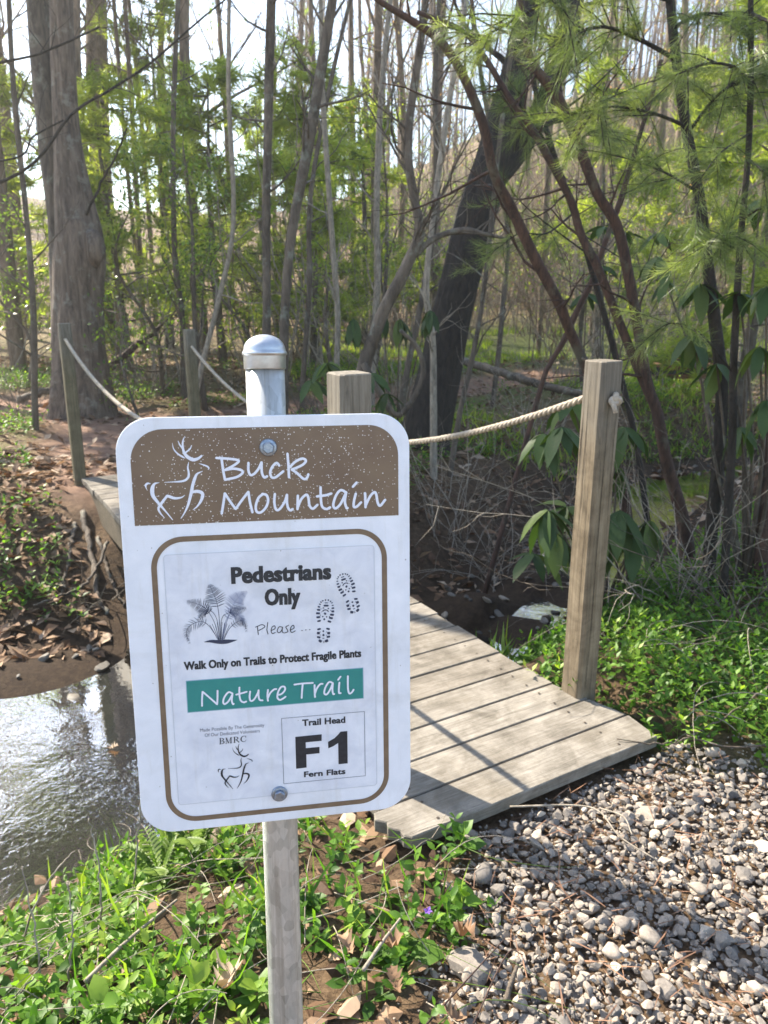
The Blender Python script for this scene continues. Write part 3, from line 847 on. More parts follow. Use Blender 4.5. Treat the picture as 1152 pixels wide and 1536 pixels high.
# teal band
tl = [c2(287, 560), c2(290, 670), c2(920, 613), c2(920, 505)]
tx0 = (tl[0][0] + tl[1][0]) / 2; tx1 = (tl[2][0] + tl[3][0]) / 2; ty0 = (tl[1][1] + tl[2][1]) / 2; ty1 = (tl[0][1] + tl[3][1]) / 2
M['teal_edge'] = simple('pale teal edge', (0.25, 0.42, 0.52), 0.4)
flat('band_edge', M['teal_edge'], [rrect(tx0 - 0.0008, ty0 - 0.0008, tx1 + 0.0008, ty1 + 0.0008, 0)], 0.0007, notice)
flat('teal_band', M['teal'], [rrect(tx0, ty0, tx1, ty1, 0)], Z2, notice)
nat = [[(92,240),(92,195),(95,152)],[(95,152),(140,190),(185,230)],[(185,230),(187,190),(187,145)],
 [(280,163),(255,155),(230,185),(222,215),(232,228),(255,210),(279,168)],[(279,168),(275,205),(282,228),(288,226)],
 [(322,125),(322,170),(330,205),(348,217),(365,212)],[(302,170),(340,160),(367,152)],
 [(388,150),(385,185),(392,208),(412,200),(435,160),(440,142)],[(440,142),(440,180),(448,202),(466,205)],
 [(498,140),(495,175),(498,208)],[(498,190),(512,160),(535,138),(550,135)],
 [(558,172),(582,165),(602,142),(600,122),(580,122),(562,150),(556,185),(570,202),(590,194),(607,182)],
 [(660,108),(710,101),(775,97)],[(712,102),(708,150),(706,190)],[(785,110),(786,150),(788,185)],[(787,165),(800,130),(820,105),(835,103)],
 [(897,98),(875,92),(852,125),(845,160),(860,168),(880,140),(898,98)],[(898,98),(895,140),(900,165),(907,165)],
 [(938,95),(935,130),(936,158),(947,160)],[(930,78),(945,58)],[(990,55),(990,100),(992,140),(1000,162),(1015,155),(1026,138)]]
hand('lettering_nature_trail', M['letter'], Crop(280, 1000, 4.114), nat, 11.5, Z3, notice)
ple = [[(540,358),(541,372),(543,388)],[(533,361),(556,352),(566,360),(545,373)],[(577,344),(574,370),(578,386)],
 [(590,373),(603,366),(601,356),(592,362),(589,375),(594,384),(604,380)],[(630,361),(618,360),(611,374),(617,381),(626,374),(630,361)],[(630,361),(629,376),(634,382)],
 [(651,355),(642,360),(646,368),(649,377),(637,382)],[(658,372),(671,364),(669,354),(661,360),(658,372),(664,380),(676,374)],
 [(699,373),(701,373)],[(713,371),(715,371)],[(727,370),(729,370)]]
flat('ellipsis_dot', M['print'], [[c2(x + 2.0 * math.cos(a), y + 2.0 * math.sin(a)) for a in np.arange(8) * math.pi / 4] for x, y in ((700, 373), (714, 371), (728, 370))], Z2, notice)
hand('lettering_please', M['print'], c2, ple, 3.0, Z2, notice)

def text_on(name, txt, crop, l, r_, top, bold, mat, z, parent, dbl=0.0):
    cu = bpy.data.curves.new(name, 'FONT'); cu.body = txt; cu.size = 1.0; cu.offset = bold; cu.resolution_u = 3
    cu.space_character = 1.0 + bold * 1.2
    o = bpy.data.objects.new(name, cu); COL.objects.link(o)
    bpy.context.view_layer.update()
    dg = bpy.context.evaluated_depsgraph_get()
    me = bpy.data.meshes.new_from_object(o.evaluated_get(dg))
    bpy.data.objects.remove(o); bpy.data.curves.remove(cu)
    n = len(me.vertices); co = np.empty(n * 3); me.vertices.foreach_get('co', co); co = co.reshape(-1, 3)
    A = crop(*l); B = crop(*r_); T = crop(*top)
    x0, x1 = co[:, 0].min(), co[:, 0].max()
    y0 = 0.0 - bold; y1 = co[:, 1].max()
    hgt = T[1] - A[1]; th = math.atan2(B[1] - A[1], B[0] - A[0]); wd = np.linalg.norm(B - A)
    X = (co[:, 0] - x0) / (x1 - x0) * wd; Y_ = (co[:, 1] - y0) / (y1 - y0) * hgt
    co2 = np.c_[A[0] + X * math.cos(th) - Y_ * math.sin(th), A[1] + X * math.sin(th) + Y_ * math.cos(th), np.full(n, z)]
    if dbl:      # heavier weight: the outline repeated a hair aside and above
        faces = [tuple(p.vertices) for p in me.polygons]; V = []; F_ = []
        for q, (dx, dy) in enumerate(((-1, -.45), (-1, .45), (1, -.45), (1, .45), (0, 0))):
            dx *= dbl; dy *= dbl; c3 = co2.copy(); c3[:, 0] += dx * math.cos(th) - dy * math.sin(th); c3[:, 1] += dx * math.sin(th) + dy * math.cos(th); c3[:, 2] += q * 8e-6
            V.append(c3); F_ += [tuple(i + q * n for i in f) for f in faces]
        me = bpy.data.meshes.new(name); me.from_pydata(np.concatenate(V).tolist(), [], F_)
    else:
        me.vertices.foreach_set('co', co2.ravel())
    me.update()
    me.materials.clear(); me.materials.append(mat)
    me.name = name
    return link(bpy.data.objects.new(name, me), parent)
text_on('lettering_pedestrians', 'Pedestrians', c2, (447, 205), (803, 188), (447, 146), 0.028, M['print'], Z2, notice, 0.0006)
text_on('lettering_only', 'Only', c2, (568, 283), (693, 277), (568, 224), 0.028, M['print'], Z2, notice, 0.0006)
text_on('lettering_walk_only', 'Walk Only on Trails to Protect Fragile Plants', c2, (277, 516), (913, 468), (277, 486), 0.022, M['print'], Z2, notice, 0.00028)
text_on('lettering_trail_head', 'Trail Head', c2, (703, 717), (857, 705), (703, 694), 0.02, M['print'], Z2, notice, 0.0002)
text_on('lettering_fern_flats', 'Fern Flats', c2, (710, 901), (858, 889), (710, 881), 0.02, M['print'], Z2, notice, 0.0002)
text_on('lettering_made_possible', 'Made Possible By The Generosity', c2, (335, 738), (566, 719), (335, 726), 0.0, M['print_grey'], Z2, notice)
text_on('lettering_of_our', 'Of Our Dedicated Volunteers', c2, (352, 756), (550, 739), (352, 744), 0.0, M['print_grey'], Z2, notice)
c6 = Crop(410, 1060, 7.68)
flat('number_f', M['print'], [[c6(x, y) for x, y in ((248,345),(552,315),(552,390),(368,408),(370,475),(528,460),(528,533),(376,548),(380,698),(260,712))]], Z2, notice)
flat('number_one', M['print'], [[c6(x, y) for x, y in ((768,285),(847,278),(853,650),(748,660),(742,415),(690,450),(630,478),(625,402),(700,360),(745,315))]], Z2, notice)
fa = c6(88, 135); fb = c6(1057, 795)
fo = rrect(c6(100, 500)[0], c6(580, 842)[1], c6(1052, 420)[0], c6(570, 90)[1], 0)
fc = fo.mean(0); fi = fo + np.sign(fc - fo) * 0.00055
ring('number_frame', M['print_grey'], fo, fi, Z2, notice)
# serif capitals B M R C
cS = Crop(290, 1080, 8.23); mb = MB()
def sb(x): return (295 - 265) and (295 + (x - 315) * (262 - 295) / 335.0)
def ser(x0, strokes):
    for q, (pts, wd) in enumerate(strokes):
        P = [cS(x0 + x, sb(x0 + x) - y) for x, y in pts]
        stroke_poly(mb, P, [cS.w(x0, 280, w) for w in (wd if isinstance(wd, (list, tuple)) else [wd] * len(P))], Z2 + 2e-5 * (q + 1) + x0 * 1e-7)
ser(315, [([(14, 2), (14, 70)], 13), ([(2, 70), (36, 70), (52, 55), (38, 38), (16, 37)], [4, 6, 13, 6, 4]), ([(16, 37), (44, 35), (60, 19), (42, 3), (2, 2)], [4, 6, 14, 6, 4])])
ser(388, [([(2, 1), (24, 1)], 4), ([(14, 2), (14, 68)], 5), ([(2, 69), (18, 69)], 4), ([(16, 68), (42, 4)], 11), ([(42, 4), (66, 68)], 4), ([(72, 68), (72, 2)], 13), ([(60, 1), (86, 1)], 4), ([(66, 69), (86, 69)], 4)])
ser(490, [([(14, 2), (14, 68)], 13), ([(2, 1), (28, 1)], 4), ([(2, 69), (36, 69), (56, 53), (40, 36), (16, 35)], [4, 6, 13, 6, 4]), ([(34, 36), (68, 2)], 11), ([(60, 1), (76, 1)], 4)])
ser(578, [([(66, 50), (60, 66), (38, 71), (14, 58), (6, 36), (14, 14), (38, 1), (58, 6), (70, 22)], [5, 5, 6, 11, 14, 11, 6, 5, 4]), ([(67, 71), (66, 48)], 4)])
mb.build('lettering_bmrc', M['print'], notice)
# boot prints
lugs = [(140,668,22,24,30),(110,690,28,20,35),(92,725,34,18,20),(78,768,44,26,15),(72,818,56,30,8),(62,875,66,34,3),(68,938,66,34,-6),(80,1000,62,30,-14),
 (184,657,24,26,0),(232,657,24,26,0),(268,678,26,22,-35),(290,702,32,16,-30),(303,743,32,18,-15),(306,790,44,26,-5),(304,843,50,34,0),(292,898,66,36,4),(275,952,66,34,10),(250,1010,62,32,16),
 (200,703,60,14,0),(195,748,84,32,0),(152,786,24,20,0),(232,795,22,20,0),(178,880,40,34,45),(140,928,22,22,45),(203,932,22,22,45),(165,972,30,30,45),
 (80,1135,60,32,-15),(228,1130,60,32,15),(150,1168,28,28,45),(70,1200,50,44,0),(240,1200,50,44,0),(152,1232,34,34,45),(75,1268,60,34,12),(235,1260,60,34,-12),(152,1284,36,12,0),(100,1330,58,44,30),(205,1328,58,44,-30),(150,1345,6,40,0),(165,1345,6,38,0),
 (112,800,12,14,0),(270,825,12,14,0),(100,905,14,16,0),(250,925,14,16,0),(120,850,10,10,0),(100,1180,14,12,0),(205,1180,14,12,0),(100,1232,14,12,0),(205,1234,14,12,0)]
cF = Crop(470, 840, 10.97)
def boot(f, name):
    polys = []
    for x, y, w, h, a in lugs:
        a = R(a); p = []
        for ux, uy in ((-1, -.6), (-.7, -1), (.75, -1), (1, -.45), (.9, .7), (.55, 1), (-.75, .9), (-1, .4)):
            X = ux * w / 2; Y_ = uy * h / 2
            p.append(cF(*f(x + X * math.cos(a) - Y_ * math.sin(a), y + X * math.sin(a) + Y_ * math.cos(a))))
        polys.append(p)
    o = flat(name, M['print_blue'], polys, Z2, notice, 4e-7)
    return o
boot(lambda x, y: (x, y), 'boot_print')
_t = math.atan2(225, 655)
def rb(x, y):
    # mirrored and turned copy
    ax = x - (208 - 45 * (y - 640) / 725.0); s_ = (y - 640) * 0.955; ax = -ax * 0.98
    return 440 + s_ * math.sin(_t) + ax * math.cos(_t), 222 + s_ * math.cos(_t) - ax * math.sin(_t)
boot(rb, 'boot_print')
mb = MB()
for f in (lambda x, y: (x, y), rb):
    stroke_poly(mb, [cF(*f(x, y)) for x, y in ((140, 838), (160, 822), (188, 818), (215, 826), (232, 845))], cF.w(190, 830, 17), Z2 + 1e-5)
mb.build('boot_print_arch', M['print_blue'], notice)
# fern drawing
cE = Crop(265, 860, 9.6); r_f = np.random.default_rng(5)
def frond(mbx, pts, t0, ml, z, n=17, droop=0.25):
    C = catmull(np.array(pts, float), 60); tg = norm(np.gradient(C, axis=0))
    stroke_poly(mbx, [cE(*p) for p in C[::6]] , [cE.w(600, 700, 7)] * len(C[::6]), z)
    for k in range(n):
        t = t0 + (1 - t0) * k / n; i = int(t * 59); u = (t - t0) / (1 - t0)
        ln = ml * 1.2 * (1 - u) ** 0.8 * min(1, .55 + 2.2 * u) + 8
        for sd_ in (-1, 1):
            nr = np.array([-tg[i, 1], tg[i, 0]]) * sd_
            d = norm(nr * 0.85 + tg[i] * 0.45 + np.array([0, droop]))
            P0 = C[i]; wd = (ml / n * 0.8 + 3) * (1 - .4 * u)
            Q = [P0, P0 + d * ln * .35 + np.array([0, droop * 4]), P0 + d * ln * 0.7 + np.array([0, droop * 14]), P0 + d * ln + np.array([0, droop * 34])]
            W_ = [cE.w(600, 700, wd * q) for q in (.55, 1.0, .7, .12)]
            stroke_poly(mbx, [cE(*p) for p in Q], W_, z + r_f.uniform(0, 1e-4), 1e-6, 8)
d1, d2 = MB(), MB()
frond(d2, [(640, 960), (700, 720), (800, 460), (880, 340), (1005, 250)], 0.40, 150, Z2 + 1e-4, 20)
frond(d2, [(650, 950), (690, 700), (780, 560), (900, 620), (960, 690)], 0.35, 110, Z2, 14)
frond(d1, [(620, 960), (598, 620), (560, 400), (500, 260), (455, 140)], 0.42, 165, Z2 + 2.4e-4, 15)
frond(d1, [(600, 960), (530, 700), (400, 500), (260, 430), (115, 395)], 0.42, 125, Z2 + 2e-4, 15)
frond(d1, [(590, 960), (460, 760), (330, 690), (170, 760), (130, 880), (190, 1030)], 0.30, 105, Z2 + 1e-4, 16)
frond(d1, [(670, 945), (750, 790), (870, 690), (960, 700), (995, 850)], 0.35, 80, Z2 + 3e-4, 14)
frond(d1, [(625, 950), (640, 640), (760, 560), (880, 520), (1000, 490)], 0.5, 95, Z2 + 3e-4, 10)
frond(d1, [(610, 950), (560, 640), (450, 520), (360, 560), (295, 680)], 0.45, 100, Z2 + 3e-4, 12)
for k in range(9):
    x = 470 + k * 34
    stroke_poly(d1, [cE(x + (600 - x) * -0.05, 690 + abs(k - 4) * 12), cE(620 + (k - 4) * 9, 950)], cE.w(600, 700, 6), Z2)
stroke_poly(d1, [cE(390, 985), cE(480, 975), cE(600, 985), cE(700, 980), cE(780, 970), cE(860, 955)], [cE.w(600, 700, w) for w in (8, 40, 60, 66, 40, 4)], Z2)
d2.build('fern_drawing_pale', M['print_blue2'], notice); d1.build('fern_drawing', M['print_blue'], notice)

# pole, cap and bolts
bt = art(400, 671); bb = art(419, 1190)
ax_ = norm(np.array([*(bt - bb), 0.0])); base2 = np.array([*bb, 0.0]); PR_ = 0.0206
off = np.array([0, 0, -0.0022 - PR_ - 0.0008])
top_p = base2 + ax_ * (np.linalg.norm(bt - bb) + 0.085) + off
bot_p = base2 - ax_ * 0.98 + off
mb = MB(); tube(mb, [bot_p + (top_p - bot_p) * t for t in np.linspace(0, 1, 8)], PR_, 40)
pole = mb.build('pole', M['galv'], sign, True)
def lathe(mb, org, axis, prof, n=40):
    axis = norm(axis); u = norm(np.cross(axis, [0.0, 0.0, 1.0])); w = np.cross(axis, u)
    a = np.arange(n) * 2 * np.pi / n
    v = []
    for r_, h in prof: v.append(org + axis * h + r_ * (np.cos(a)[:, None] * u + np.sin(a)[:, None] * w))
    v = np.concatenate(v); k = len(prof)
    i = np.arange(k - 1)[:, None] * n; j = np.arange(n)[None]
    mb.add(v, np.stack([i + j, i + (j + 1) % n, i + n + (j + 1) % n, i + n + j], -1).reshape(-1, 4))
mb = MB(); cr = PR_ + 0.0013
lathe(mb, top_p, ax_, [(PR_ + .0002, -.004), (cr, -.004), (cr + .0003, -.003), (cr + .0004, .0095), (cr + .0006, .0105), (cr + .0016, .011), (cr + .0019, .0122), (cr + .0015, .0134), (cr + .0003, .0155)]
      + [((cr + .0002) * math.cos(t), .0155 + 0.0165 * math.sin(t)) for t in np.linspace(0.05, 1.565, 14)])
mb.build('pole_cap', M['cap'], sign, True)
def bolt(c):
    mb = MB(); a = np.arange(24) * math.pi / 12
    v = []
    for r_, z in ((0.0092, 0.0006), (0.0092, 0.0018), (0.0084, 0.0028), (0.0062, 0.0032)):
        v.append(np.c_[c[0] + r_ * np.cos(a), c[1] + r_ * np.sin(a), np.full(24, z)])
    v = np.concatenate(v); i = np.arange(3)[:, None] * 24; j = np.arange(24)[None]
    mb.add(v, [np.stack([i + j, i + (j + 1) % 24, i + 24 + (j + 1) % 24, i + 24 + j], -1).reshape(-1, 4), (72 + np.arange(24))[None]])
    o = mb.build('bolt', M['bolt'], sign)
    mb = MB(); a = np.arange(6) * math.pi / 3 + 0.3; v = []
    for r_, z in ((0.0064, 0.003), (0.0064, 0.0068), (0.0054, 0.0080)):
        v.append(np.c_[c[0] + r_ * np.cos(a), c[1] + r_ * np.sin(a), np.full(6, z)])
    v = np.concatenate(v); i = np.arange(2)[:, None] * 6; j = np.arange(6)[None]
    mb.add(v, [np.stack([i + j, i + (j + 1) % 6, i + 6 + (j + 1) % 6, i + 6 + j], -1).reshape(-1, 4), (12 + np.arange(6))[None]])
    mb.build('hex_head', M['bolt'], o)
bolt(bt); bolt(bb)

# ------------------------------------------------------------------ gravel
def ico(sub):
    import bmesh
    bm = bmesh.new(); bmesh.ops.create_icosphere(bm, subdivisions=sub, radius=1.0)
    v = np.array([x.co[:] for x in bm.verts]); f = np.array([[q.index for q in t.verts] for t in bm.faces]); bm.free()
    return v, f
IV, IF = ico(2)
def stone_template(seed, planes=8, lo=0.36, hi=0.80):
    r = np.random.default_rng(seed); v = IV.copy()
    for _ in range(planes):
        n = norm(r.normal(size=3)); d = r.uniform(lo, hi)
        s = v @ n; m = s > d; v[m] -= np.outer(s[m] - d, n)
    return v * np.array([1, r.uniform(0.65, 0.9), r.uniform(0.42, 0.62)])
def stones(name, mat, x, y, z, size, kind='stuff', rndv=None, tmpl=14, tilt=0.33):
    mb = MB(); n = len(x)
    k = rng.integers(0, tmpl, n)
    rv = rng.random(n) if rndv is None else rndv
    for q in range(tmpl):
        m = np.where(k == q)[0]
        if not len(m): continue
        az = rng.uniform(0, 6.28, len(m)); el = rng.normal(0, tilt, len(m))
        axis = np.stack([np.cos(az) * np.cos(el), np.sin(az) * np.cos(el), np.sin(el)], 1)
        Rm = frames(axis, roll=rng.normal(0, tilt, len(m)))
        bake(mb, stone_template(100 + q), IF, Rm, np.stack([x[m], y[m], z[m]], 1), size[m] * 0.5, rv[m])
    return mb.build(name, mat)
def scatter(n, x0, x1, y0, y1):
    return rng.uniform(x0, x1, n), rng.uniform(y0, y1, n)
def poisson(x, y, r):
    """greedy thinning on a grid hash"""
    cell = {}; keep = []
    for i in range(len(x)):
        cx, cy_ = int(math.floor(x[i] / r)), int(math.floor(y[i] / r)); ok = True
        for a in (-1, 0, 1):
            for b in (-1, 0, 1):
                for j in cell.get((cx + a, cy_ + b), ()):
                    if (x[i] - x[j]) ** 2 + (y[i] - y[j]) ** 2 < r * r: ok = False; break
                if not ok: break
            if not ok: break
        if ok: cell.setdefault((cx, cy_), []).append(i); keep.append(i)
    return np.array(keep)
x, y = scatter(24000, -0.1, 2.6, 0.75, 2.3)
k = poisson(x, y, 0.0165); x, y = x[k], y[k]
g = gravel_mask(x, y); bu, bv = bridge_uv(x, y)
m = (g > rng.normal(-0.0, 0.03, len(x))) & ~((bu > -0.012) & (bv > -0.03) & (bv < 0.97))
x, y = x[m], y[m]
x2, y2 = scatter(16000, -0.1, 2.6, 0.75, 2.3); k = poisson(x2, y2, 0.0205); x2, y2 = x2[k], y2[k]
g = gravel_mask(x2, y2); bu, bv = bridge_uv(x2, y2)
m = (g > rng.normal(0.02, 0.04, len(x2))) & ~((bu > -0.022) & (bv > -0.03) & (bv < 0.99))
x2, y2 = x2[m], y2[m]
xs_ = np.concatenate([x, x2]); ys_ = np.concatenate([y, y2])
zs_ = np.concatenate([H(x, y) + rng.uniform(-0.002, 0.008, len(x)), H(x2, y2) + rng.uniform(0.014, 0.026, len(x2))])
sz = np.concatenate([rng.uniform(0.02, 0.036, len(x)), np.exp(rng.normal(math.log(0.029), 0.33, len(x2)))])
gravel = stones('gravel', M['gravel'], xs_, ys_, zs_, sz); tag(gravel, 'grey crushed stone spread where the trail meets the bridge', 'gravel', None, 'stuff')
x3, y3 = scatter(14000, 0.0, 2.4, 0.85, 2.25); g = gravel_mask(x3, y3); bu, bv = bridge_uv(x3, y3); m = (g > rng.normal(-.03, .04, len(x3))) & ~((bu > -0.0) & (bv > -0.03) & (bv < 0.97)); x3, y3 = x3[m], y3[m]
IV2, IF2 = IV, IF; IV, IF = ico(1)
grit = stones('grit', M['gravel'], x3, y3, H(x3, y3) + rng.uniform(0.0, 0.026, len(x3)), rng.uniform(0.007, 0.016, len(x3))); tag(grit, 'fine stone chips and grit between the gravel stones', 'gravel', None, 'stuff')
IV, IF = IV2, IF2
# a few larger pebbles that stand out
GR = 'larger pebbles lying on the gravel'
def gpt(px, py, z=0.0):
    d = ray(px, py); t = (z - CAM_Z) / d[2]; return np.array([0, 0, CAM_Z]) + d * t
for px, py, s, c, lab in ((918, 1414, 30, 0.8, 'rounded cream pebble lying in the middle of the gravel'), (977, 1393, 38, 0.6, 'broad flat tan stone behind the rounded cream pebble'),
        (937, 1373, 30, 0.35, 'dull brown grey stone just left of the broad tan one'), (1070, 1128, 24, 0.85, 'pale chunk of stone at the far edge of the gravel by the bank'),
        (725, 1302, 38, 0.15, 'dark blue grey stone beside the vinca edge'), (1050, 1320, 28, 0.7, 'cube shaped sandy stone on the right of the gravel'),
        (848, 1530, 40, 0.12, 'dark speckled stone at the very bottom of the gravel'), (1135, 1470, 28, 0.95, 'white quartz stone near the lower right corner')):
    p = gpt(px, py, -0.02); s_ = px2m(s, p[1] * 1.1) * 1.15
    mb = MB(); bake(mb, stone_template(int(px), 9, 0.55, 0.9), IF, frames(np.array([[math.cos(px), math.sin(px), 0.1]])), np.zeros((1, 3)), np.array([s_ * 0.55]), np.array([c]))
    o = mb.build('pebble', M['gravel'], None, True); o.location = (p[0], p[1], Hs(p[0], p[1]) + 0.03); tag(o, lab, 'stone', GR)

# ------------------------------------------------------------------ leaves and ground cover
def leaf_T(w=0.26, fold=0.10, curl=0.22, seg=(0.0, 0.3, 0.65, 1.0)):
    v = [(0, 0, 0)]
    for t in seg[1:-1]:
        ww = w * math.sin(math.pi * (t * 0.9 + 0.08)) ** 0.8; zc_ = -curl * t * t
        v += [(-ww, t, zc_ + fold * ww * 2), (0, t, zc_), (ww, t, zc_ + fold * ww * 2)]
    v.append((0, 1, -curl))
    n = len(seg) - 2; tri = [(0, 2, 1), (0, 3, 2)]; quad = []
    for k in range(n - 1):
        a = 1 + 3 * k; b = a + 3
        quad += [(a, a + 1, b + 1, b), (a + 1, a + 2, b + 2, b + 1)]
    a = 1 + 3 * (n - 1); e = len(v) - 1
    tri += [(a, a + 1, e), (a + 1, a + 2, e)]
    return np.array(v, float), [np.array(tri)] + ([np.array(quad)] if quad else [])
LEAF = leaf_T(); LEAF_S = leaf_T(0.24, 0.1, 0.15, (0.0, 0.45, 1.0))
LEAF_L = leaf_T(0.17, 0.12, 0.35, (0.0, 0.2, 0.45, 0.72, 1.0))
def sprigs(mb, stems, x, y, z, h, lsize, pairs=4, tmpl=LEAF, lean=0.5, r0=None):
    n = len(x)
    la = rng.uniform(0, 6.28, n); le = np.abs(rng.normal(0, lean, n))
    d = np.stack([np.cos(la) * np.sin(le), np.sin(la) * np.sin(le), np.cos(le)], 1)
    base = np.stack([x, y, z], 1); rz = rng.uniform(0, 6.28, n)
    rnd = rng.random(n) if r0 is None else r0
    h = np.broadcast_to(h, (n,)) * rng.uniform(0.6, 1.3, n)
    for k in range(pairs):
        f = (k + 1) / pairs
        pos = base + d * (h * f)[:, None]
        for s in (0, 1):
            az = rz + k * math.pi / 2 + s * math.pi + rng.normal(0, 0.3, n)
            el = rng.normal(0.15 + 0.65 * f ** 2, 0.25, n)
            ax = np.stack([np.cos(az) * np.cos(el), np.sin(az) * np.cos(el), np.sin(el)], 1) + d * 0.2
            sz = lsize * (1.1 - 0.45 * f) * rng.uniform(0.6, 1.3, n)
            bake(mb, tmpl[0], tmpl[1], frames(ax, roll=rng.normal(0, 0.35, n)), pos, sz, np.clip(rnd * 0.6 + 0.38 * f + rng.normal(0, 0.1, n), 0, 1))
    if stems is not None:
        T = np.array([(-.02, 0, 0), (.02, 0, 0), (0, 0, .02), (-.01, 1, 0), (.01, 1, 0), (0, 1, .01)]); F_ = [np.array([(0, 1, 4, 3), (1, 2, 5, 4), (2, 0, 3, 5)])]
        S = np.stack([h * 0 + 0.06, h, h * 0 + 0.06], 1)
        bake(stems, T, F_, frames(d, np.array([1.0, 0.01, 0])), base, S, rnd)

# near bank, lower left of the picture
x, y = scatter(9500, -2.4, 0.42, 0.7, 2.35)
k = poisson(x, y, 0.021); x, y = x[k], y[k]
d_, s_, w_ = stream(x, y); g = gravel_mask(x, y); bu, bv = bridge_uv(x, y)
dens = 0.5 + 0.5 * bumps(x, y, 5.0, 1.0)
m = (d_ - w_ > 0.10 + 0.0 * x) & (g < rng.normal(0.0, 0.03, len(x))) & (rng.random(len(x)) < np.clip(0.5 + 0.9 * (dens - 0.5) + 0.3 * bumps(x, y, 14.0, 1.0), 0.06, 1) * (0.30 + 0.7 * sstep(0.1, 0.5, d_ - w_))) & ~((bu > -0.03) & (bv > -0.12) & (bv < 1.0))
m &= rng.random(len(x)) < .8
x, y = x[m], y[m]
mb, st = MB(), MB()
sprigs(mb, None, x[::9] + .01, y[::9], H(x[::9], y[::9]), 0.07, 0.06, 3, leaf_T(0.38, .1, .3), 0.7, r0=rng.uniform(.5, 1, len(x[::9])))
gn = 700; gi = rng.integers(0, len(x), gn); gax = np.stack([rng.normal(0, .5, gn), rng.normal(0, .5, gn), np.ones(gn)], 1)
bake(mb, np.array([(-.02, 0, 0), (.02, 0, 0), (.016, .6, .03), (-.016, .6, .03), (0, 1, -.12)]), [np.array([(0, 1, 2, 3)]), np.array([(3, 2, 4)])], frames(gax, norm(rng.normal(size=(gn, 3)))), np.stack([x[gi] + rng.normal(0, .02, gn), y[gi] + rng.normal(0, .02, gn), H(x[gi], y[gi])], 1), rng.uniform(.08, .2, gn), rng.uniform(.4, 1, gn))
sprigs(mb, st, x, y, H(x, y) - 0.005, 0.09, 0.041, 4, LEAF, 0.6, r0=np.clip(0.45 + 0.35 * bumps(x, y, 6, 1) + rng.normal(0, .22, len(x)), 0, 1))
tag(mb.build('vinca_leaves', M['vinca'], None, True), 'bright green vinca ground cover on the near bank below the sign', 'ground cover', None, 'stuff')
tag(st.build('vinca_stems', M['fern']), 'thin green stems of the ground cover below the sign', 'stems', None, 'stuff')
# right bank past the tall post
x, y = scatter(22000, 0.60, 4.2, 2.0, 5.2)
k = poisson(x, y, 0.026); x, y = x[k], y[k]
d_, s_, w_ = stream(x, y); g = gravel_mask(x, y); bu, bv = bridge_uv(x, y)
m = (d_ - w_ > 0.18) & (s_ < 0) & (g < rng.normal(-0.0, 0.04, len(x))) & ~((bu > -0.3) & (bv > -0.3) & (bv < 0.93 + 0.06 * np.sin(9 * bu))) & (rng.random(len(x)) < 0.8 + 0.45 * bumps(x, y, 3.0, 1.3))
x, y = x[m], y[m]
mb, st = MB(), MB()
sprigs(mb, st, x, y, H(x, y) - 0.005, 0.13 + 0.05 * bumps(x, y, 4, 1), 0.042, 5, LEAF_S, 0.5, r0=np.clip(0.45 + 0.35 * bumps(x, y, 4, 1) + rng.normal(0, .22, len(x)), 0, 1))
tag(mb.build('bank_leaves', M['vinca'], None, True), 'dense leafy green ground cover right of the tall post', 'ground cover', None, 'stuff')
tag(st.build('bank_stems', M['fern']), 'thin stems of the ground cover right of the tall post', 'stems', None, 'stuff')
# dry straggling stems and grass among the ground cover
def straggle(name, lab, n, x0, x1, y0, y1, ok, mat, L0, L1, r_, up):
    mb = MB(); k = 0
    while k < n:
        x, y = rng.uniform(x0, x1), rng.uniform(y0, y1)
        if not ok(x, y): continue
        k += 1; a = rng.uniform(0, 6.28); L = rng.uniform(L0, L1); m_ = 9; t = np.linspace(0, 1, m_); bend = rng.normal(0, .5)
        X = x + L * t * np.cos(a + bend * t); Y_ = y + L * t * np.sin(a + bend * t); h_ = rng.uniform(.2, 1) * up
        Z = H(X, Y_) + .01 + h_ * np.sin(np.pi * np.clip(t * rng.uniform(.5, 1), 0, 1)) + .02
        tube(mb, np.stack([X, Y_, Z], 1), np.linspace(r_, r_ * .4, m_), 4, rng.random(), cap=False)
    return tag(mb.build(name, M[mat], None, True), lab, 'stems', None, 'stuff')
okn = lambda x, y: float(gravel_mask(np.array([x]), np.array([y]))[0]) < 0 and float((lambda q: q[0] - q[2])(stream(np.array([x]), np.array([y])))[0]) > .15 and not (-.05 < bridge_uv(x, y)[0] < 5 and -.15 < bridge_uv(x, y)[1] < 1.1)
straggle('dry_stems', 'dry tan trailing stems tangled in the near ground cover', 170, -1.6, .4, .95, 2.3, okn, 'bark_pale', .12, .45, .0016, .08)
straggle('dry_stems', 'dry tan stems arching out of the right bank plants', 130, .9, 3.2, 2.1, 4.2, okn, 'bark_pale', .2, .7, .0020, .16)
straggle('trailing_stems', 'green trailing runners over the near ground cover', 110, -1.6, .4, .95, 2.3, okn, 'fern', .12, .35, .0014, .06)
# far left bank and woodland clumps
x, y = scatter(15000, -6, 5, 4.2, 13)
d_, s_, w_ = stream(x, y)
cl_ = bumps(x, y, 1.7, 1.0) + 0.8 * sstep(-3.2, -4.2, x) * sstep(9, 6, y)
m = (d_ - w_ > 0.35) & (path_mask(x, y) < 0.25) & (cl_ > 0.0) & ~((bridge_uv(x, y)[0] < 4.8) & (np.abs(bridge_uv(x, y)[1] - 0.45) < 0.7)); x, y = x[m], y[m]
mb = MB(); sprigs(mb, None, x, y, H(x, y) - 0.01, 0.13, 0.055, 3, LEAF_S, 0.5)
tag(mb.build('woodland_leaves', M['vinca'], None, True), 'patches of low green plants on the forest floor beyond the creek', 'ground cover', None, 'stuff')
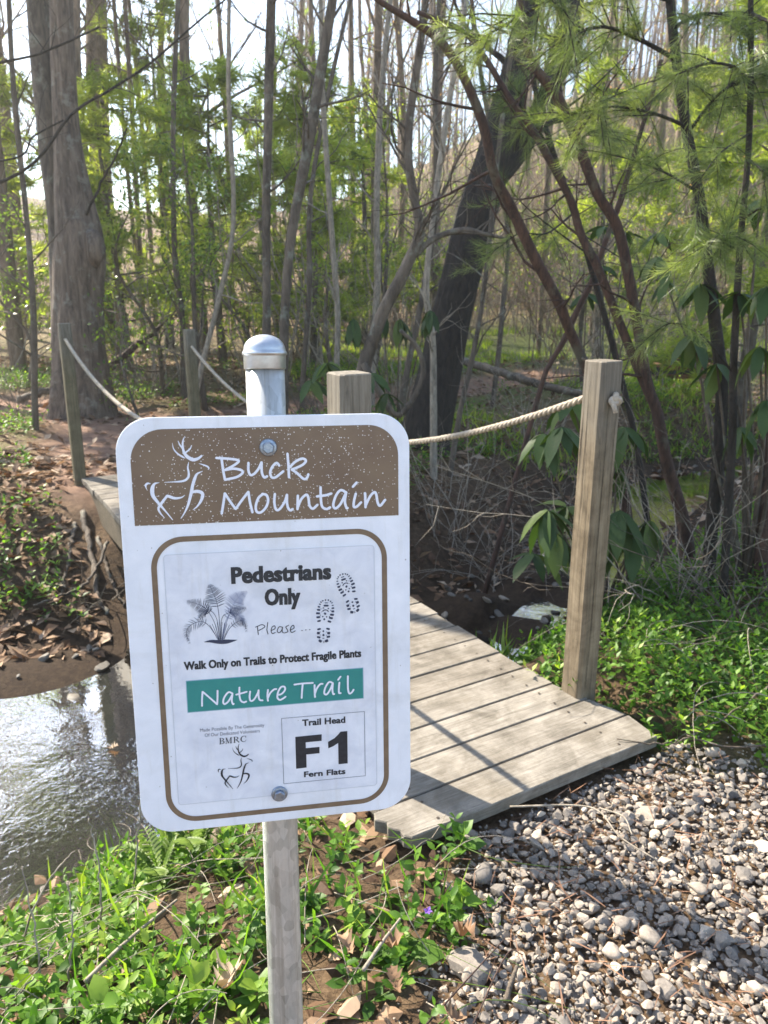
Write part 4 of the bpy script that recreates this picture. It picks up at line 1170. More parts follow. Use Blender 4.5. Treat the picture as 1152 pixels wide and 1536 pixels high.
# grass blades on the sunlit clearing
x, y = scatter(16000, -1.5, 9, 7.5, 20)
m = (bumps(x, y, 0.9, 1.0) > -0.2) & (stream(x, y)[0] > 0.8) & (path_mask(x, y) < 0.2); x, y = x[m], y[m]; n = len(x)
T = np.array([(-.06, 0, 0), (.06, 0, 0), (0.1, 1, 0.25)]); F_ = [np.array([(0, 1, 2)])]
mb = MB()
for q in range(3):
    ax = np.stack([rng.normal(0, .5, n), rng.normal(0, .5, n), np.ones(n)], 1)
    bake(mb, T, F_, frames(ax, norm(rng.normal(size=(n, 3)))), np.stack([x + rng.normal(0, .03, n), y + rng.normal(0, .03, n), H(x, y) - .01], 1), rng.uniform(0.08, 0.2, n), rng.random(n))
tag(mb.build('grass', M['bright_leaf']), 'short spring grass on the sunlit clearing behind the creek', 'grass', None, 'stuff')
# grass tuft beside the deck over the water
x, y = rng.normal(0.42, 0.10, 260), rng.normal(3.35, 0.14, 260)
mb = MB(); ax = np.stack([rng.normal(0, .6, 260), rng.normal(0, .6, 260), np.ones(260)], 1)
bake(mb, np.array([(-.035, 0, 0), (.035, 0, 0), (.03, .6, .02), (-.03, .6, .02), (0, 1, -.1)]), [np.array([(0, 1, 2, 3)]), np.array([(3, 2, 4)])], frames(ax, norm(rng.normal(size=(260, 3)))), np.stack([x, y, H(x, y)], 1), rng.uniform(0.12, 0.3, 260), rng.random(260))
tag(mb.build('grass_tuft', M['vinca']), 'small tuft of grass growing at the right edge of the deck', 'grass tuft')

# dry leaf litter
def oak_T():
    prof = [(0, .02), (.12, .06), (.22, .20), (.30, .10), (.40, .30), (.50, .14), (.60, .33), (.70, .15), (.80, .22), (.90, .10), (1, .0)]
    v = [(0, t, 0.10 * math.sin(t * 5)) for t, _ in prof] + [(w, t + .05 * (w > .15), 0.22 * w + 0.10 * math.sin(t * 5 + 1)) for t, w in prof] + [(-w, t + .05 * (w > .15), 0.30 * w + 0.09 * math.sin(t * 5 + .5)) for t, w in prof]
    n = len(prof); q = []
    for i in range(n - 1): q += [(i, n + i, n + i + 1, i + 1), (2 * n + i, i, i + 1, 2 * n + i + 1)]
    return np.array(v, float), [np.array(q)]
OAK = oak_T()
def litter(name, lab, x, y, s0, s1, tmpl, mat='litter', tilt=0.35, dz=0.006):
    n = len(x); az = rng.uniform(0, 6.28, n); el = rng.normal(0, tilt, n)
    ax = np.stack([np.cos(az) * np.cos(el), np.sin(az) * np.cos(el), np.sin(el)], 1)
    mb = MB(); bake(mb, tmpl[0], tmpl[1], frames(ax, roll=rng.normal(0, tilt, n)), np.stack([x, y, H(x, y) + dz], 1), rng.uniform(s0, s1, n), rng.random(n) ** 1.2)
    return tag(mb.build(name, M[mat]), lab, 'leaf litter', None, 'stuff')
x, y = scatter(5200, -2.4, 0.5, 0.8, 2.6); d_, s_, w_ = stream(x, y)
m = (d_ - w_ > 0.0) & (gravel_mask(x, y) < 0) ; x, y = x[m][:2300], y[m][:2300]
litter('leaf_litter_near', 'brown dead leaves under the ground cover on the near bank', x, y, 0.035, 0.08, leaf_T(0.33, -0.3, 0.3, (0, .25, .6, 1)))
x, y = scatter(30000, -7, 7, 3.2, 15); d_, s_, w_ = stream(x, y); bu, bv = bridge_uv(x, y)
m = (d_ - w_ > 0.02) & ~((bu < 4.7) & (bv > -.2) & (bv < 1.1)) & (rng.random(len(x)) < 1 - 0.6 * path_mask(x, y)) & ~((x > 0.6) & (s_ < 0) & (y < 4)); x, y = x[m], y[m]
xb, yb = scatter(6000, -5, -1, 3.4, 6.5); db_, sb_, wb_ = stream(xb, yb); mbk = (sb_ > 0) & (db_ - wb_ > 0.05); x = np.concatenate([x, xb[mbk]]); y = np.concatenate([y, yb[mbk]]); bq = bridge_uv(x, y); mbk = ~((bq[0] < 4.7) & (bq[1] > -.2) & (bq[1] < 1.1)); x, y = x[mbk], y[mbk]
litter('leaf_litter_woods', 'brown leaf litter covering the banks and forest floor', x, y, 0.05, 0.13, LEAF_S, tilt=0.4)
x, y = scatter(330, 0.2, 2.4, 0.9, 2.2); m = gravel_mask(x, y) > 0.0; x, y = x[m], y[m]; n = len(x)
mb = MB()
for q in range(3):
    az = rng.uniform(0, 6.28, n); ax = np.stack([np.cos(az), np.sin(az), rng.normal(0, .12, n)], 1)
    bake(mb, np.array([(-.012, 0, 0), (.012, 0, 0), (.06, .5, .01), (.05, 1, 0)]), [np.array([(0, 1, 2)]), np.array([(0, 2, 3)])], frames(ax), np.stack([x + rng.normal(0, .03, n), y + rng.normal(0, .03, n), H(x, y) + rng.uniform(.02, .045, n)], 1), rng.uniform(.04, .09, n), rng.random(n))
tag(mb.build('fallen_needles', M['needle_dry']), 'reddish dry pine needles lying between the gravel stones', 'pine needles', None, 'stuff')

# single dead leaves that stand out
def dead_leaf(px, py, z, size, lab, rz, cv=0.7, tilt=0.1, grp='dead oak leaves lying in the green plants'):
    p = gpt(px, py, z)
    size *= 0.72; T = OAK[0].copy(); cu = 1.6 + math.sin(px); T[:, 2] += 0.35 * np.sin(T[:, 1] * 3.1 * cu + px) * 0.5 + cu * 0.55 * T[:, 0] ** 2 * 3
    mb = MB(); bake(mb, T, OAK[1], frames(np.array([[math.cos(rz), math.sin(rz), tilt]]), roll=np.array([0.25 * math.sin(px)])), np.zeros((1, 3)), np.array([size]), np.array([cv]))
    o = mb.build('dead_leaf', M['litter'], None, True); o.location = (p[0], p[1], max(z, Hs(p[0], p[1]) + 0.03)); return tag(o, lab, 'leaf', grp)
dead_leaf(322, 1492, 0.03, 0.13, 'large pale lobed dead leaf left of the pole at the bottom', 1.2, 0.95, -0.3)
dead_leaf(310, 1405, -0.03, 0.08, 'curled tan dead leaf just left of the pole', 2.6, 0.85)
dead_leaf(560, 1425, 0.03, 0.10, 'orange brown dead leaf to the right of the pole', 0.4, 0.6)
dead_leaf(530, 1435, 0.03, 0.085, 'torn dead leaf resting against the twig right of the pole', 2.0, 0.75)
dead_leaf(680, 1395, 0.0, 0.10, 'rust coloured curled leaf where vinca meets the gravel', -0.9, 0.45, 0.5)
0 and dead_leaf(40, 1290, -0.35, 0.14, 'dark hanging dead leaf at the left edge over the water', -1.5, 0.2, -0.8)
dead_leaf(258, 1485, 0.0, 0.07, 'small dark dead leaf in the lower left greenery', 0.8, 0.3)
dead_leaf(160, 1122, ZW + 0.01, 0.075, 'yellow tan leaf floating on the creek left of the sign', 0.2, 1.0, 0.0, None)
dead_leaf(600, 1490, 0.02, 0.08, 'brown leaf low beside the gravel bottom edge', 1.9, 0.5)
dead_leaf(700, 1530, 0.0, 0.08, 'dusty leaf at the bottom edge beside the gravel', 2.9, 0.65)

# violet flower
p = gpt(642, 1362, 0.02); mb = MB()
for k in range(5):
    a = k * 2 * math.pi / 5
    bake(mb, leaf_T(0.4, 0.1, 0.1, (0, .5, 1))[0], leaf_T(0.4, 0.1, 0.1, (0, .5, 1))[1], frames(np.array([[math.cos(a), math.sin(a) - 0.5, 0.5]])), np.zeros((1, 3)), np.array([0.012]), np.array([k / 5]))
fl = mb.build('vinca_flower', M['flower']); fl.location = (p[0], p[1], Hs(p[0], p[1]) + 0.07); tag(fl, 'tiny violet flower in the vinca beside the gravel', 'flower')

# young fern behind the pole's foot
def fern_plant(px, py, z, h, n, lab):
    p = gpt(px, py, z); root = empty('young_fern', (p[0], p[1], Hs(p[0], p[1]))); tag(root, lab, 'fern')
    for k in range(n):
        mb = MB(); a = k * 2.4; r_ = 0.25 + 0.35 * ((k * 7) % 5) / 5
        C = np.array([(math.cos(a) * h * r_ * t ** 1.5, math.sin(a) * h * r_ * t ** 1.5, h * (t - 0.25 * r_ * t * t)) for t in np.linspace(0, 1, 16)])
        tube(mb, C, np.linspace(0.0016, 0.0006, 16), 4)
        tg = norm(np.gradient(C, axis=0)); sd_ = norm(np.cross(tg, [0, 0, 1.0]))
        for i in range(4, 16):
            ln = h * 0.17 * math.sin(math.pi * (i - 3) / 13.5)
            for s in (-1, 1):
                ax = (sd_[i] * s + tg[i] * 0.4 + np.array([0, 0, .15]))[None]
                bake(mb, *leaf_T(0.22, .1, .2), frames(ax), C[i][None], np.array([ln + .006]), np.array([rng.random()]))
        mb.build('frond', M['fern'], root)
fern_plant(300, 1330, -0.25, 0.24, 7, 'young upright fern unfolding left of the pole near the water')
fern_plant(245, 1345, -0.2, 0.17, 5, 'smaller pale fern left of the taller young fern')

# twigs and sticks lying about
def stick(name, pts, r0, r1, mat, lab, cat='stick', grp=None, n=6, seg=24, wob=0.0):
    P = catmull(np.array(pts, float), seg)
    if wob: P[1:-1] += rng.normal(0, wob, (seg - 2, 3))
    o0 = P[0].copy(); mb = MB(); tube(mb, P - o0, np.linspace(r0, r1, seg), n, rough=0.08, seed=int(abs(P[0, 0]) * 1000))
    o = mb.build(name, mat, None, True); o.location = o0; return tag(o, lab, cat, grp)
def gp(px, py, z, dz=0.02):
    p = gpt(px, py, z); return (p[0], p[1], Hs(p[0], p[1]) + dz) if dz is not None else tuple(p)
stick('dead_stick', [gpt(128, 1472, 0.05), gpt(190, 1412, 0.03), gpt(265, 1350, -0.02)], 0.005, 0.003, M['bark_pale'], 'straight grey stick propped over the vinca left of the pole')
stick('dead_stick', [gpt(545, 1455, 0.06), gpt(572, 1415, 0.05), gpt(600, 1378, 0.03)], 0.0045, 0.0025, M['bark_pale'], 'short grey stick leaning right of the pole')
stick('dead_stick', [gpt(460, 1380, 0.02), gpt(520, 1362, 0.01), gpt(600, 1330, -0.01)], 0.0022, 0.0014, M['bark_pale'], 'thin tan twig crossing the vinca right of the pole')
stick('dried_stem', [gpt(765, 1210, -0.015), gpt(860, 1208, 0.0), gpt(900, 1218, 0.005), gpt(930, 1255, -0.01), gpt(985, 1290, -0.02)], 0.0028, 0.0018, M['bark_pale'], 'long pale dried stem curving over the gravel')
stick('dried_stem', [gpt(900, 1212, 0.0), gpt(935, 1225, 0.01), gpt(948, 1252, 0.0)], 0.0024, 0.0014, M['bark_pale'], 'short pale dried stem forking beside the longer curved one')
stick('dead_stick', [gpt(710, 1536, 0.0), gpt(760, 1432, 0.0), gpt(785, 1432, 0.0)], 0.002, 0.0012, M['bark_red'], 'thin reddish twig at the lower edge of the gravel')
stick('dead_stick', [gpt(640, 1536, 0.02), gpt(700, 1470, 0.02), gpt(757, 1408, 0.0)], 0.0024, 0.0012, M['bark_red'], 'reddish twig rising from the vinca onto the gravel')
stick('dead_stick', [gpt(758, 1502, -0.01), gpt(768, 1470, -0.01), gpt(776, 1448, -0.01)], 0.006, 0.004, M['bark_grey'], 'stubby grey stick lying on the lower gravel')
stick('dead_stick', [gpt(1152, 1030, 0.1), gpt(1080, 1080, 0.03), gpt(1000, 1115, 0.0), gpt(925, 1108, 0.008)], 0.004, 0.0018, M['bark_grey'], 'crooked grey twig reaching from the bank onto the deck corner', wob=0.004)
stick('dead_stick', [gpt(1150, 1118, 0.02), gpt(1090, 1120, 0.02), gpt(1030, 1103, 0.02)], 0.0035, 0.002, M['bark_grey'], 'low grey twig along the edge of gravel and bank')
for k, (a, b, lab) in enumerate((((0, 1400), (120, 1520), 'pale twig slanting down at the lower left edge'), ((0, 1525), (70, 1440), 'thin pale twig rising at the bottom left corner'),
        ((100, 1480), (96, 1330), 'upright pale stem near the left edge above the vinca'), ((60, 1500), (30, 1300), 'long bare stem standing at the far left of the near bank'),
        ((190, 1310), (215, 1150), 'thin green brown stem left of the sign over the glittering water'), ((150, 1380), (125, 1215), 'bare upright stem left of the sign foot'))):
    p = gpt(*a, -0.05); q = p + np.array([(b[0] - a[0]) / 1150 * 1.5, 0.08, abs(b[1] - a[1]) / 1150 * 1.5])
    stick('bare_stalk', [(p[0], p[1], Hs(p[0], p[1])), (p + q) / 2 + np.array([.01, 0, .0]), q], 0.0028, 0.0012, M['bark_pale'], lab, wob=0.002)

# ------------------------------------------------------------------ rocks in and by the creek
def rock(px, py, z, w, lab, c=0.4, flat_=0.6, seed=1):
    p = gpt(px, py, z); s_ = w / 2; z -= .16 * w; T = stone_template(500 + seed, 8, 0.5, 0.88)
    T = T + 0.07 * np.sin(T[:, [1, 2, 0]] * 4 + seed) + 0.04 * np.sin(T[:, [2, 0, 1]] * 9 + seed)
    mb = MB(); bake(mb, T, IF, frames(np.array([[math.cos(seed), math.sin(seed), 0.05]])), np.zeros((1, 3)), np.array([[s_, s_, s_ * flat_ * 1.4]]), np.array([c]))
    o = mb.build('creek_rock', M['rock'], None, True); o.location = (p[0], p[1], z + s_ * 0.12); return tag(o, lab, 'rock', 'rocks in and beside the creek')
for a in ((930, 885, ZW, 0.34, 'large brown wet rock in the creek behind the tall post', 0.35, 0.5, 1), (905, 870, ZW, 0.22, 'smaller dark rock beside the large brown creek rock', 0.15, 0.5, 2),
          (975, 880, ZW, 0.20, 'grey rock at the foot of the right bank', 0.5, .5, 3), (672, 912, ZW + .03, 0.17, 'flat pale stone on the creek edge near the deck', 0.85, 0.35, 4),
          (650, 925, ZW, 0.13, 'small grey stone at the waterline near the deck', 0.6, 0.4, 5), (715, 940, ZW, 0.26, 'dark rounded rock partly in the water by the deck edge', 0.1, 0.45, 6),
          (700, 905, ZW, 0.10, 'pale pebble on the dark mud bank', 0.9, 0.4, 7), (790, 930, ZW - .02, 0.16, 'tan stone under shallow water left of the post', 0.8, .3, 8),
          (185, 1005, ZW-.12, 0.40, 'big dull boulder under the bridge beside the sign', 0.2, 0.9, 9), (110, 1045, ZW, 0.12, 'small stone at the far waterline left of the sign', 0.5, .4, 10),
          (985, 960, ZW+.3, 0.16, 'reddish leaf coloured stone in the right bank plants', .7, .5, 12),
          (860, 800, ZW, 0.18, 'mossy stone up the creek behind the rope', 0.3, .5, 13), (960, 790, ZW, 0.2, 'pale flat stone upstream in the creek', 0.8, .3, 14),
          (900, 770, ZW, 0.14, 'grey stone midstream beyond the rhododendron', 0.6, .4, 15), (1005, 765, ZW, 0.16, 'brown stone upstream by the right shore', .4, .4, 16)):
    rock(*a)
d1x, d1y = scatter(1800, -4, 4.5, 1.6, 9); d_, s_, w_ = stream(d1x, d1y); m = d_ < w_ + 0.25; d1x, d1y = d1x[m], d1y[m]
o = stones('creek_pebbles', M['rock'], d1x, d1y, H(d1x, d1y) + 0.01, rng.uniform(.03, .11, len(d1x))); tag(o, 'small pebbles covering the shallow creek bed', 'pebbles', None, 'stuff')

# ------------------------------------------------------------------ trees
def on_ground(px, py, Y):
    """a point at that pixel column and depth, standing on the terrain"""
    p = at(px, py, Y); p[2] = Hs(p[0], Y) - 0.05; return p
def twig_sub(mb, P, Rd, rg, n, ln, up=0.3, depth=1, sides=4, start=0.25, rr=0.35, spread=0.9, leaves=None):
    """child branches along polyline P"""
    k = len(P)
    for q in range(n):
        t = start + (1 - start) * (q + rg.random()) / n; f = t * (k - 1); i = min(int(f), k - 2); b = P[i] + (P[i + 1] - P[i]) * (f - i)
        tg = norm(P[min(i + 1, k - 1)] - P[i]); d = norm(norm(rg.normal(size=3)) * spread + tg * 0.6 + np.array([0, 0, up]))
        L = ln * rg.uniform(0.5, 1.2) * (1.15 - 0.6 * t); m = 6
        C = [b]
        for s in range(m - 1):
            d = norm(d + rg.normal(0, 0.16, 3) + np.array([0, 0, 0.06])); C.append(C[-1] + d * L / (m - 1))
        C = np.array(C); r_ = max(Rd[i] * rr, 0.0015)
        tube(mb, C, np.linspace(r_, r_ * 0.3, m), sides, cap=False)
        if leaves is not None and depth == 0: leaves.append(C[2:])
        if depth > 0: twig_sub(mb, C, np.linspace(r_, r_ * 0.3, m), rg, max(3, n // 2), ln * 0.5, up, depth - 1, 3, 0.2, 0.5, spread, leaves)
def hero(name, lab, cat, pxs, Y, mat, grp=None, n=18, seg=40, rough=0.10, twigs=None, ground_it=True, seed=0, parts=None, dY=None):
    """a stem traced by points (px, py, width px); depth Y may drift"""
    pts = []; rad = []
    for k, (px, py, w) in enumerate(pxs):
        yy = Y + (dY or 0) * k / (len(pxs) - 1)
        p = at(px, py, yy); pts.append(p); rad.append(px2m(w, yy) / 2)
    if ground_it:
        g = pts[0].copy(); d = pts[0] - pts[1]; gz_ = Hs(g[0], g[1])
        if pts[0][2] > gz_ - 0.05:
            s = min((pts[0][2] - gz_ + 0.12), 2.5); p = pts[0] + np.array([d[0] / max(abs(d[2]), .1) * s * 0.7, d[1] / max(abs(d[2]), .1) * s * .7, -s]); pts.insert(0, p); rad.insert(0, rad[0] * 1.15)
    C = catmull(np.c_[np.array(pts), rad], seg); P, Rd = C[:, :3], np.maximum(C[:, 3], 0.002)
    root = empty(name, tuple(P[0])); tag(root, lab, cat, grp); o0 = P[0].copy()
    mb = MB(); tube(mb, P - o0, Rd, n, rough=rough, seed=seed); mb.build('trunk', mat, root, True)
    if twigs:
        rg = np.random.default_rng(seed + 50); mb = MB(); twig_sub(mb, P - o0, Rd, rg, **twigs); tag(mb.build('branches', mat, root, True), kind='stuff')
    return root, P, Rd
def extra_branch(root, pxs, Y, mat, n=10, seg=24, rough=0.08, dY=0, twigs=None, seed=3):
    pts = [at(px, py, Y + dY * k / (len(pxs) - 1)) for k, (px, py, w) in enumerate(pxs)]; rad = [px2m(w, Y) / 2 for _, _, w in pxs]
    C = catmull(np.c_[np.array(pts), rad], seg); o0 = np.array(root.location); mb = MB(); tube(mb, C[:, :3] - o0, np.maximum(C[:, 3], .002), n, rough=rough, seed=seed)
    if twigs: twig_sub(mb, C[:, :3] - o0, np.maximum(C[:, 3], .002), np.random.default_rng(seed), **twigs)
    return mb.build('limb', mat, root, True)

# big double trunk on the left
r1, _, _ = hero('large_tree', 'massive twin trunked reddish brown tree at the left beyond the bridge', 'tree',
    [(124, 612, 96), (122, 560, 80), (119, 500, 74), (118, 440, 68), (119, 390, 70), (117, 350, 64), (110, 300, 52), (102, 220, 38), (97, 130, 31), (93, 40, 30), (88, -150, 28), (84, -380, 22)], 8.9, M['bark_big'], n=40, seg=90, rough=0.07, seed=1)
extra_branch(r1, [(108, 520, 56), (98, 420, 44), (88, 320, 32), (74, 200, 31), (64, 100, 31), (56, 0, 30), (46, -150, 28), (30, -380, 28)], 9.0, M['bark_grey'], 30, 60, 0.05, 0.4)
mb = MB(); bp_ = at(141, 372, 8.75); T = IV * np.array([0.115, 0.10, 0.20]) * (1 + 0.12 * np.sin(IV[:, :1] * 6 + IV[:, 1:2] * 5)); mb.add(T + bp_ - np.array(r1.location), IF); mb.build('burl', M['bark_big'], r1, True)
# leaning dark forked tree in the centre
r2, _, _ = hero('leaning_tree', 'thick dark leaning tree with forked trunk behind the rope', 'tree',
    [(636, 655, 80), (648, 600, 68), (662, 540, 60), (680, 460, 56), (701, 380, 53), (722, 300, 54), (744, 230, 50), (762, 160, 42), (776, 90, 34), (790, 10, 30), (806, -120, 26), (830, -320, 18)], 7.2, M['bark_dark'], n=32, seg=80, rough=0.09, seed=2, twigs=dict(n=14, ln=1.6, depth=1, start=.55, rr=.25))
extra_branch(r2, [(742, 262, 40), (772, 230, 32), (800, 190, 28), (822, 140, 28), (838, 80, 30), (856, 10, 30), (880, -120, 26), (900, -300, 18)], 7.2, M['bark_dark'], 20, 50, 0.08, 0.5, dict(n=8, ln=1.2, depth=1, start=.5, rr=.25), 5)
# arching reddish stems of the laurel thicket near the post
GA = 'arching stems of the thicket behind the tall post'
hero('laurel_stem', 'long reddish stem arching from upper left down behind the tall post', 'stem tree', [(940, 775, 18), (932, 730, 17), (920, 680, 16), (898, 600, 16), (876, 545, 15), (852, 490, 15), (836, 450, 15), (801, 385, 15), (766, 310, 15), (741, 260, 14), (726, 190, 14), (696, 115, 12), (661, 62, 11), (616, 30, 9), (570, 2, 7), (520, -40, 5)], 4.3, M['bark_red'], GA, 10, 90, 0.08, dict(n=12, ln=0.7, depth=1, start=.3, rr=.35, spread=1.1), seed=11, dY=-0.5)
rB, _, _ = hero('laurel_stem', 'thick dark stem rising from the right bank and curving left above the post', 'stem tree', [(1032, 840, 26), (1028, 800, 22), (1018, 755, 20), (1000, 695, 18), (985, 620, 17), (971, 575, 16), (956, 490, 15), (944, 420, 15), (926, 340, 15), (896, 290, 14), (871, 225, 15), (846, 165, 14), (826, 130, 14), (796, 88, 10), (781, 0, 8), (770, -60, 6)], 3.9, M['bark_red'], GA, 12, 90, 0.08, dict(n=12, ln=0.6, depth=1, start=.35, rr=.3, spread=1.1), seed=12)
extra_branch(rB, [(978, 600, 14), (961, 562, 14), (926, 475, 13), (896, 400, 13), (871, 350, 12), (856, 300, 11), (816, 225, 11), (796, 190, 10), (766, 150, 9), (726, 85, 8), (691, 45, 7), (626, 18, 6)], 3.9, M['bark_red'], 10, 70, 0.08, 0.2, dict(n=12, ln=0.5, depth=1, start=.3, rr=.35, spread=1.1), 13)
hero('laurel_stem', 'thin reddish brown stem crossing the others on a slant', 'stem tree', [(806, 600, 8), (826, 545, 8), (846, 510, 9), (866, 465, 9), (886, 425, 9), (900, 385, 8), (916, 340, 8), (930, 300, 7), (946, 250, 7), (962, 195, 6), (976, 150, 6), (992, 90, 5)], 4.8, M['bark_red'], GA, 8, 60, 0.08, dict(n=7, ln=.5, depth=0, start=.5, rr=.4), seed=14)
hero('laurel_stem', 'dark stem standing at the right edge of the picture low on the bank', 'stem tree', [(1142, 905, 24), (1142, 840, 22), (1146, 760, 18), (1150, 690, 15), (1166, 600, 12), (1190, 500, 10)], 3.5, M['bark_red'], GA, 12, 40, 0.1, None, seed=15)
# saplings mid left
GS = 'slender saplings beyond the bridge'
hero('sapling', 'straight slim grey sapling just left of the metal cap', 'tree', [(400, 545, 14), (400, 450, 12), (399, 330, 12), (402, 200, 12), (404, 100, 13), (407, 0, 12), (410, -160, 10), (416, -340, 6)], 8.0, M['bark_grey'], GS, 10, 50, 0.06, dict(n=12, ln=1.0, depth=1, start=.4, rr=.3), seed=21)
hero('sapling', 'slim grey sapling leaning right above the metal cap', 'tree', [(424, 560, 17), (427, 480, 14), (432, 400, 13), (443, 320, 14), (458, 240, 15), (472, 160, 15), (484, 90, 14), (499, 0, 12), (520, -140, 9), (540, -320, 6)], 7.6, M['bark_grey'], GS, 10, 50, 0.06, dict(n=10, ln=1.0, depth=1, start=.4, rr=.3), seed=22)
rc, _, _ = hero('sapling', 'crooked smooth stem bending in an S above the short post', 'tree', [(543, 565, 22), (556, 520, 20), (576, 465, 18), (600, 420, 18), (616, 385, 16), (630, 350, 14), (622, 300, 12), (612, 240, 12), (614, 180, 11), (624, 110, 11), (634, 40, 10), (646, -80, 8)], 5.6, M['bark_grey'], GS, 12, 80, 0.07, dict(n=14, ln=.8, depth=1, start=.35, rr=.35), seed=23)
extra_branch(rc, [(622, 382, 11), (645, 362, 9), (670, 350, 8), (700, 345, 8), (730, 352, 6), (760, 358, 3)], 5.6, M['bark_grey'], 8, 24, .08, 0.2, dict(n=8, ln=.5, depth=0, start=.2, rr=.4))
extra_branch(rc, [(545, 545, 10), (590, 620, 9), (615, 605, 8), (635, 560, 8), (625, 520, 7), (600, 495, 5)], 5.5, M['bark_grey'], 8, 24, .08, 0.0)
for k, a in enumerate(((650, 600, 640, 420, 700, 0, 9, 6.4, 'pale thin leaning stem in front of the dark forked tree'), (690, 620, 730, 400, 790, -70, 7, 6.6, 'thin stem slanting up along the dark trunk'), (610, 560, 655, 300, 660, -40, 8, 8.5, 'upright pale stem between the crooked sapling and dark trunk'),
        (560, 520, 565, 300, 590, -40, 9, 9.5, 'thin brown stem behind the crooked sapling'), (275, 560, 262, 380, 268, -30, 8, 9.5, 'thin dark stem beside the far right post'), (52, 600, 40, 330, 10, -70, 8, 7.5, 'thin stem at the left edge before the large tree'),
        (300, 560, 350, 330, 345, -70, 7, 8.8, 'slim forked stem between far post and cap'), (455, 560, 465, 300, 530, -20, 7, 9.2, 'slim upright stem right of the metal cap'), (740, 600, 760, 330, 700, -60, 7, 9.5, 'thin stem right of the dark trunk'), (505, 560, 500, 380, 480, -70, 8, 8.6, 'bare stem behind the short post'))):
    hero('sapling', a[8], 'tree', [(a[0], a[1], a[6] * 1.2), ((a[0] + a[2]) / 2 + 4, (a[1] + a[3]) / 2, a[6] * 1.1), (a[2], a[3], a[6]), ((a[2] + a[4]) / 2 - 5, (a[3] + a[5]) / 2, a[6] * .9), (a[4], a[5], a[6] * .7)], a[7], M['bark_pale' if k % 3 == 0 else 'bark_grey'], GS, 7, 36, 0.06, dict(n=9, ln=.8, depth=1, start=.3, rr=.35), seed=30 + k)
hero('tree_stump', 'dark old trunk standing behind the large left tree', 'tree', [(170, 530, 40), (168, 480, 36), (160, 400, 30), (152, 300, 28), (148, 180, 28), (145, 60, 28), (142, -120, 20), (140, -300, 14)], 18, M['bark_far'], None, 16, 40, .08, dict(n=12, ln=1.8, depth=1, start=.5, rr=.25), seed=41)

# pines on the right: trunk, twigs, needle tufts
NT = []
def needle_template(n=46, seed=0, ln=1.0, wid=0.008):
    r = np.random.default_rng(seed); V = []; F_ = []
    for k in range(n):
        b = np.array([0, r.uniform(-0.9, 0.15), 0]); a = r.uniform(0, 6.28); sp = r.uniform(0.1, 0.85)
        d = norm(np.array([math.cos(a) * sp, 0.75, math.sin(a) * sp])); L = ln * r.uniform(.7, 1.05)
        s = norm(np.cross(d, r.normal(size=3))) * wid
        e = b + d * L * 0.55; t = b + norm(d + np.array([0, 0, -0.4])) * L * 1.1
        i = len(V); V += [b - s, b + s, e + s, e - s, t]; F_.append((i, i + 1, i + 2, i + 3)); NT.append(0)
        F_[-1] = (i, i + 1, i + 2, i + 3)
    V = np.array(V); q = np.array(F_); t = np.stack([q[:, 3], q[:, 2], q[:, 3] + 1], 1)
    return V, [q, t]
TUFT = [needle_template(38, s, 1.0, 0.0065) for s in range(6)]; TUFT_S = [needle_template(26, 10 + s, 1.0, 0.032) for s in range(3)]
def tufts(mb, P, D, S, rnd, T):
    P = P + rng.normal(0, .008, P.shape)
    k = rng.integers(0, len(T), len(P))
    for q in range(len(T)):
        m = k == q
        if m.any(): bake(mb, T[q][0], T[q][1], frames(D[m], roll=rng.uniform(0, 6.28, m.sum())), P[m], S[m], rnd[m])
def pine_near(name, lab, trunk, Y, boughs, seed, dY=0, size=0.085):
    root, P, Rd = hero(name, lab, 'pine tree', trunk, Y, M['bark_dark'], 'young white pines on the right', 12, 70, .08, None, seed=seed, dY=dY)
    o0 = np.array(root.location); rg = np.random.default_rng(seed); mb = MB(); nd = MB(); TP, TD = [], []
    for b in boughs:
        pts = np.array([at(px, py, yy) for px, py, yy in b[0]]); w = b[1]
        C = catmull(pts, 22); tube(mb, C - o0, np.linspace(w, w * .35, 22), 6, cap=False)
        for q in range(int(b[2] * 0.85)):
            i = rg.integers(5, 22); d = norm(np.gradient(C, axis=0)[i] * 1.0 + 0 + norm(rg.normal(size=3)) * np.linalg.norm(np.gradient(C, axis=0)[i]) * 1.1 + np.array([0, 0, -0.002]))
            L = rg.uniform(.08, .32); c = [C[i], C[i] + d * L * .5, C[i] + d * L + np.array([0, 0, -.02])]
            tube(mb, np.array(c) - o0, [w * .35, w * .28, w * .2], 4, cap=False)
            for f in np.arange(.35, 1.01, 0.22): TP.append(c[0] + (c[2] - c[0]) * f); TD.append(d + rg.normal(0, .2, 3))
        TP.append(C[-1]); TD.append(C[-1] - C[-2])
    TP = np.array(TP); TD = norm(TD)
    tufts(nd, TP - o0, TD, rng.uniform(size * .8, size * 1.25, len(TP)), rng.random(len(TP)), TUFT)
    mb.build('boughs', M['bark_dark'], root, True); nd.build('needles', M['needle'], root)
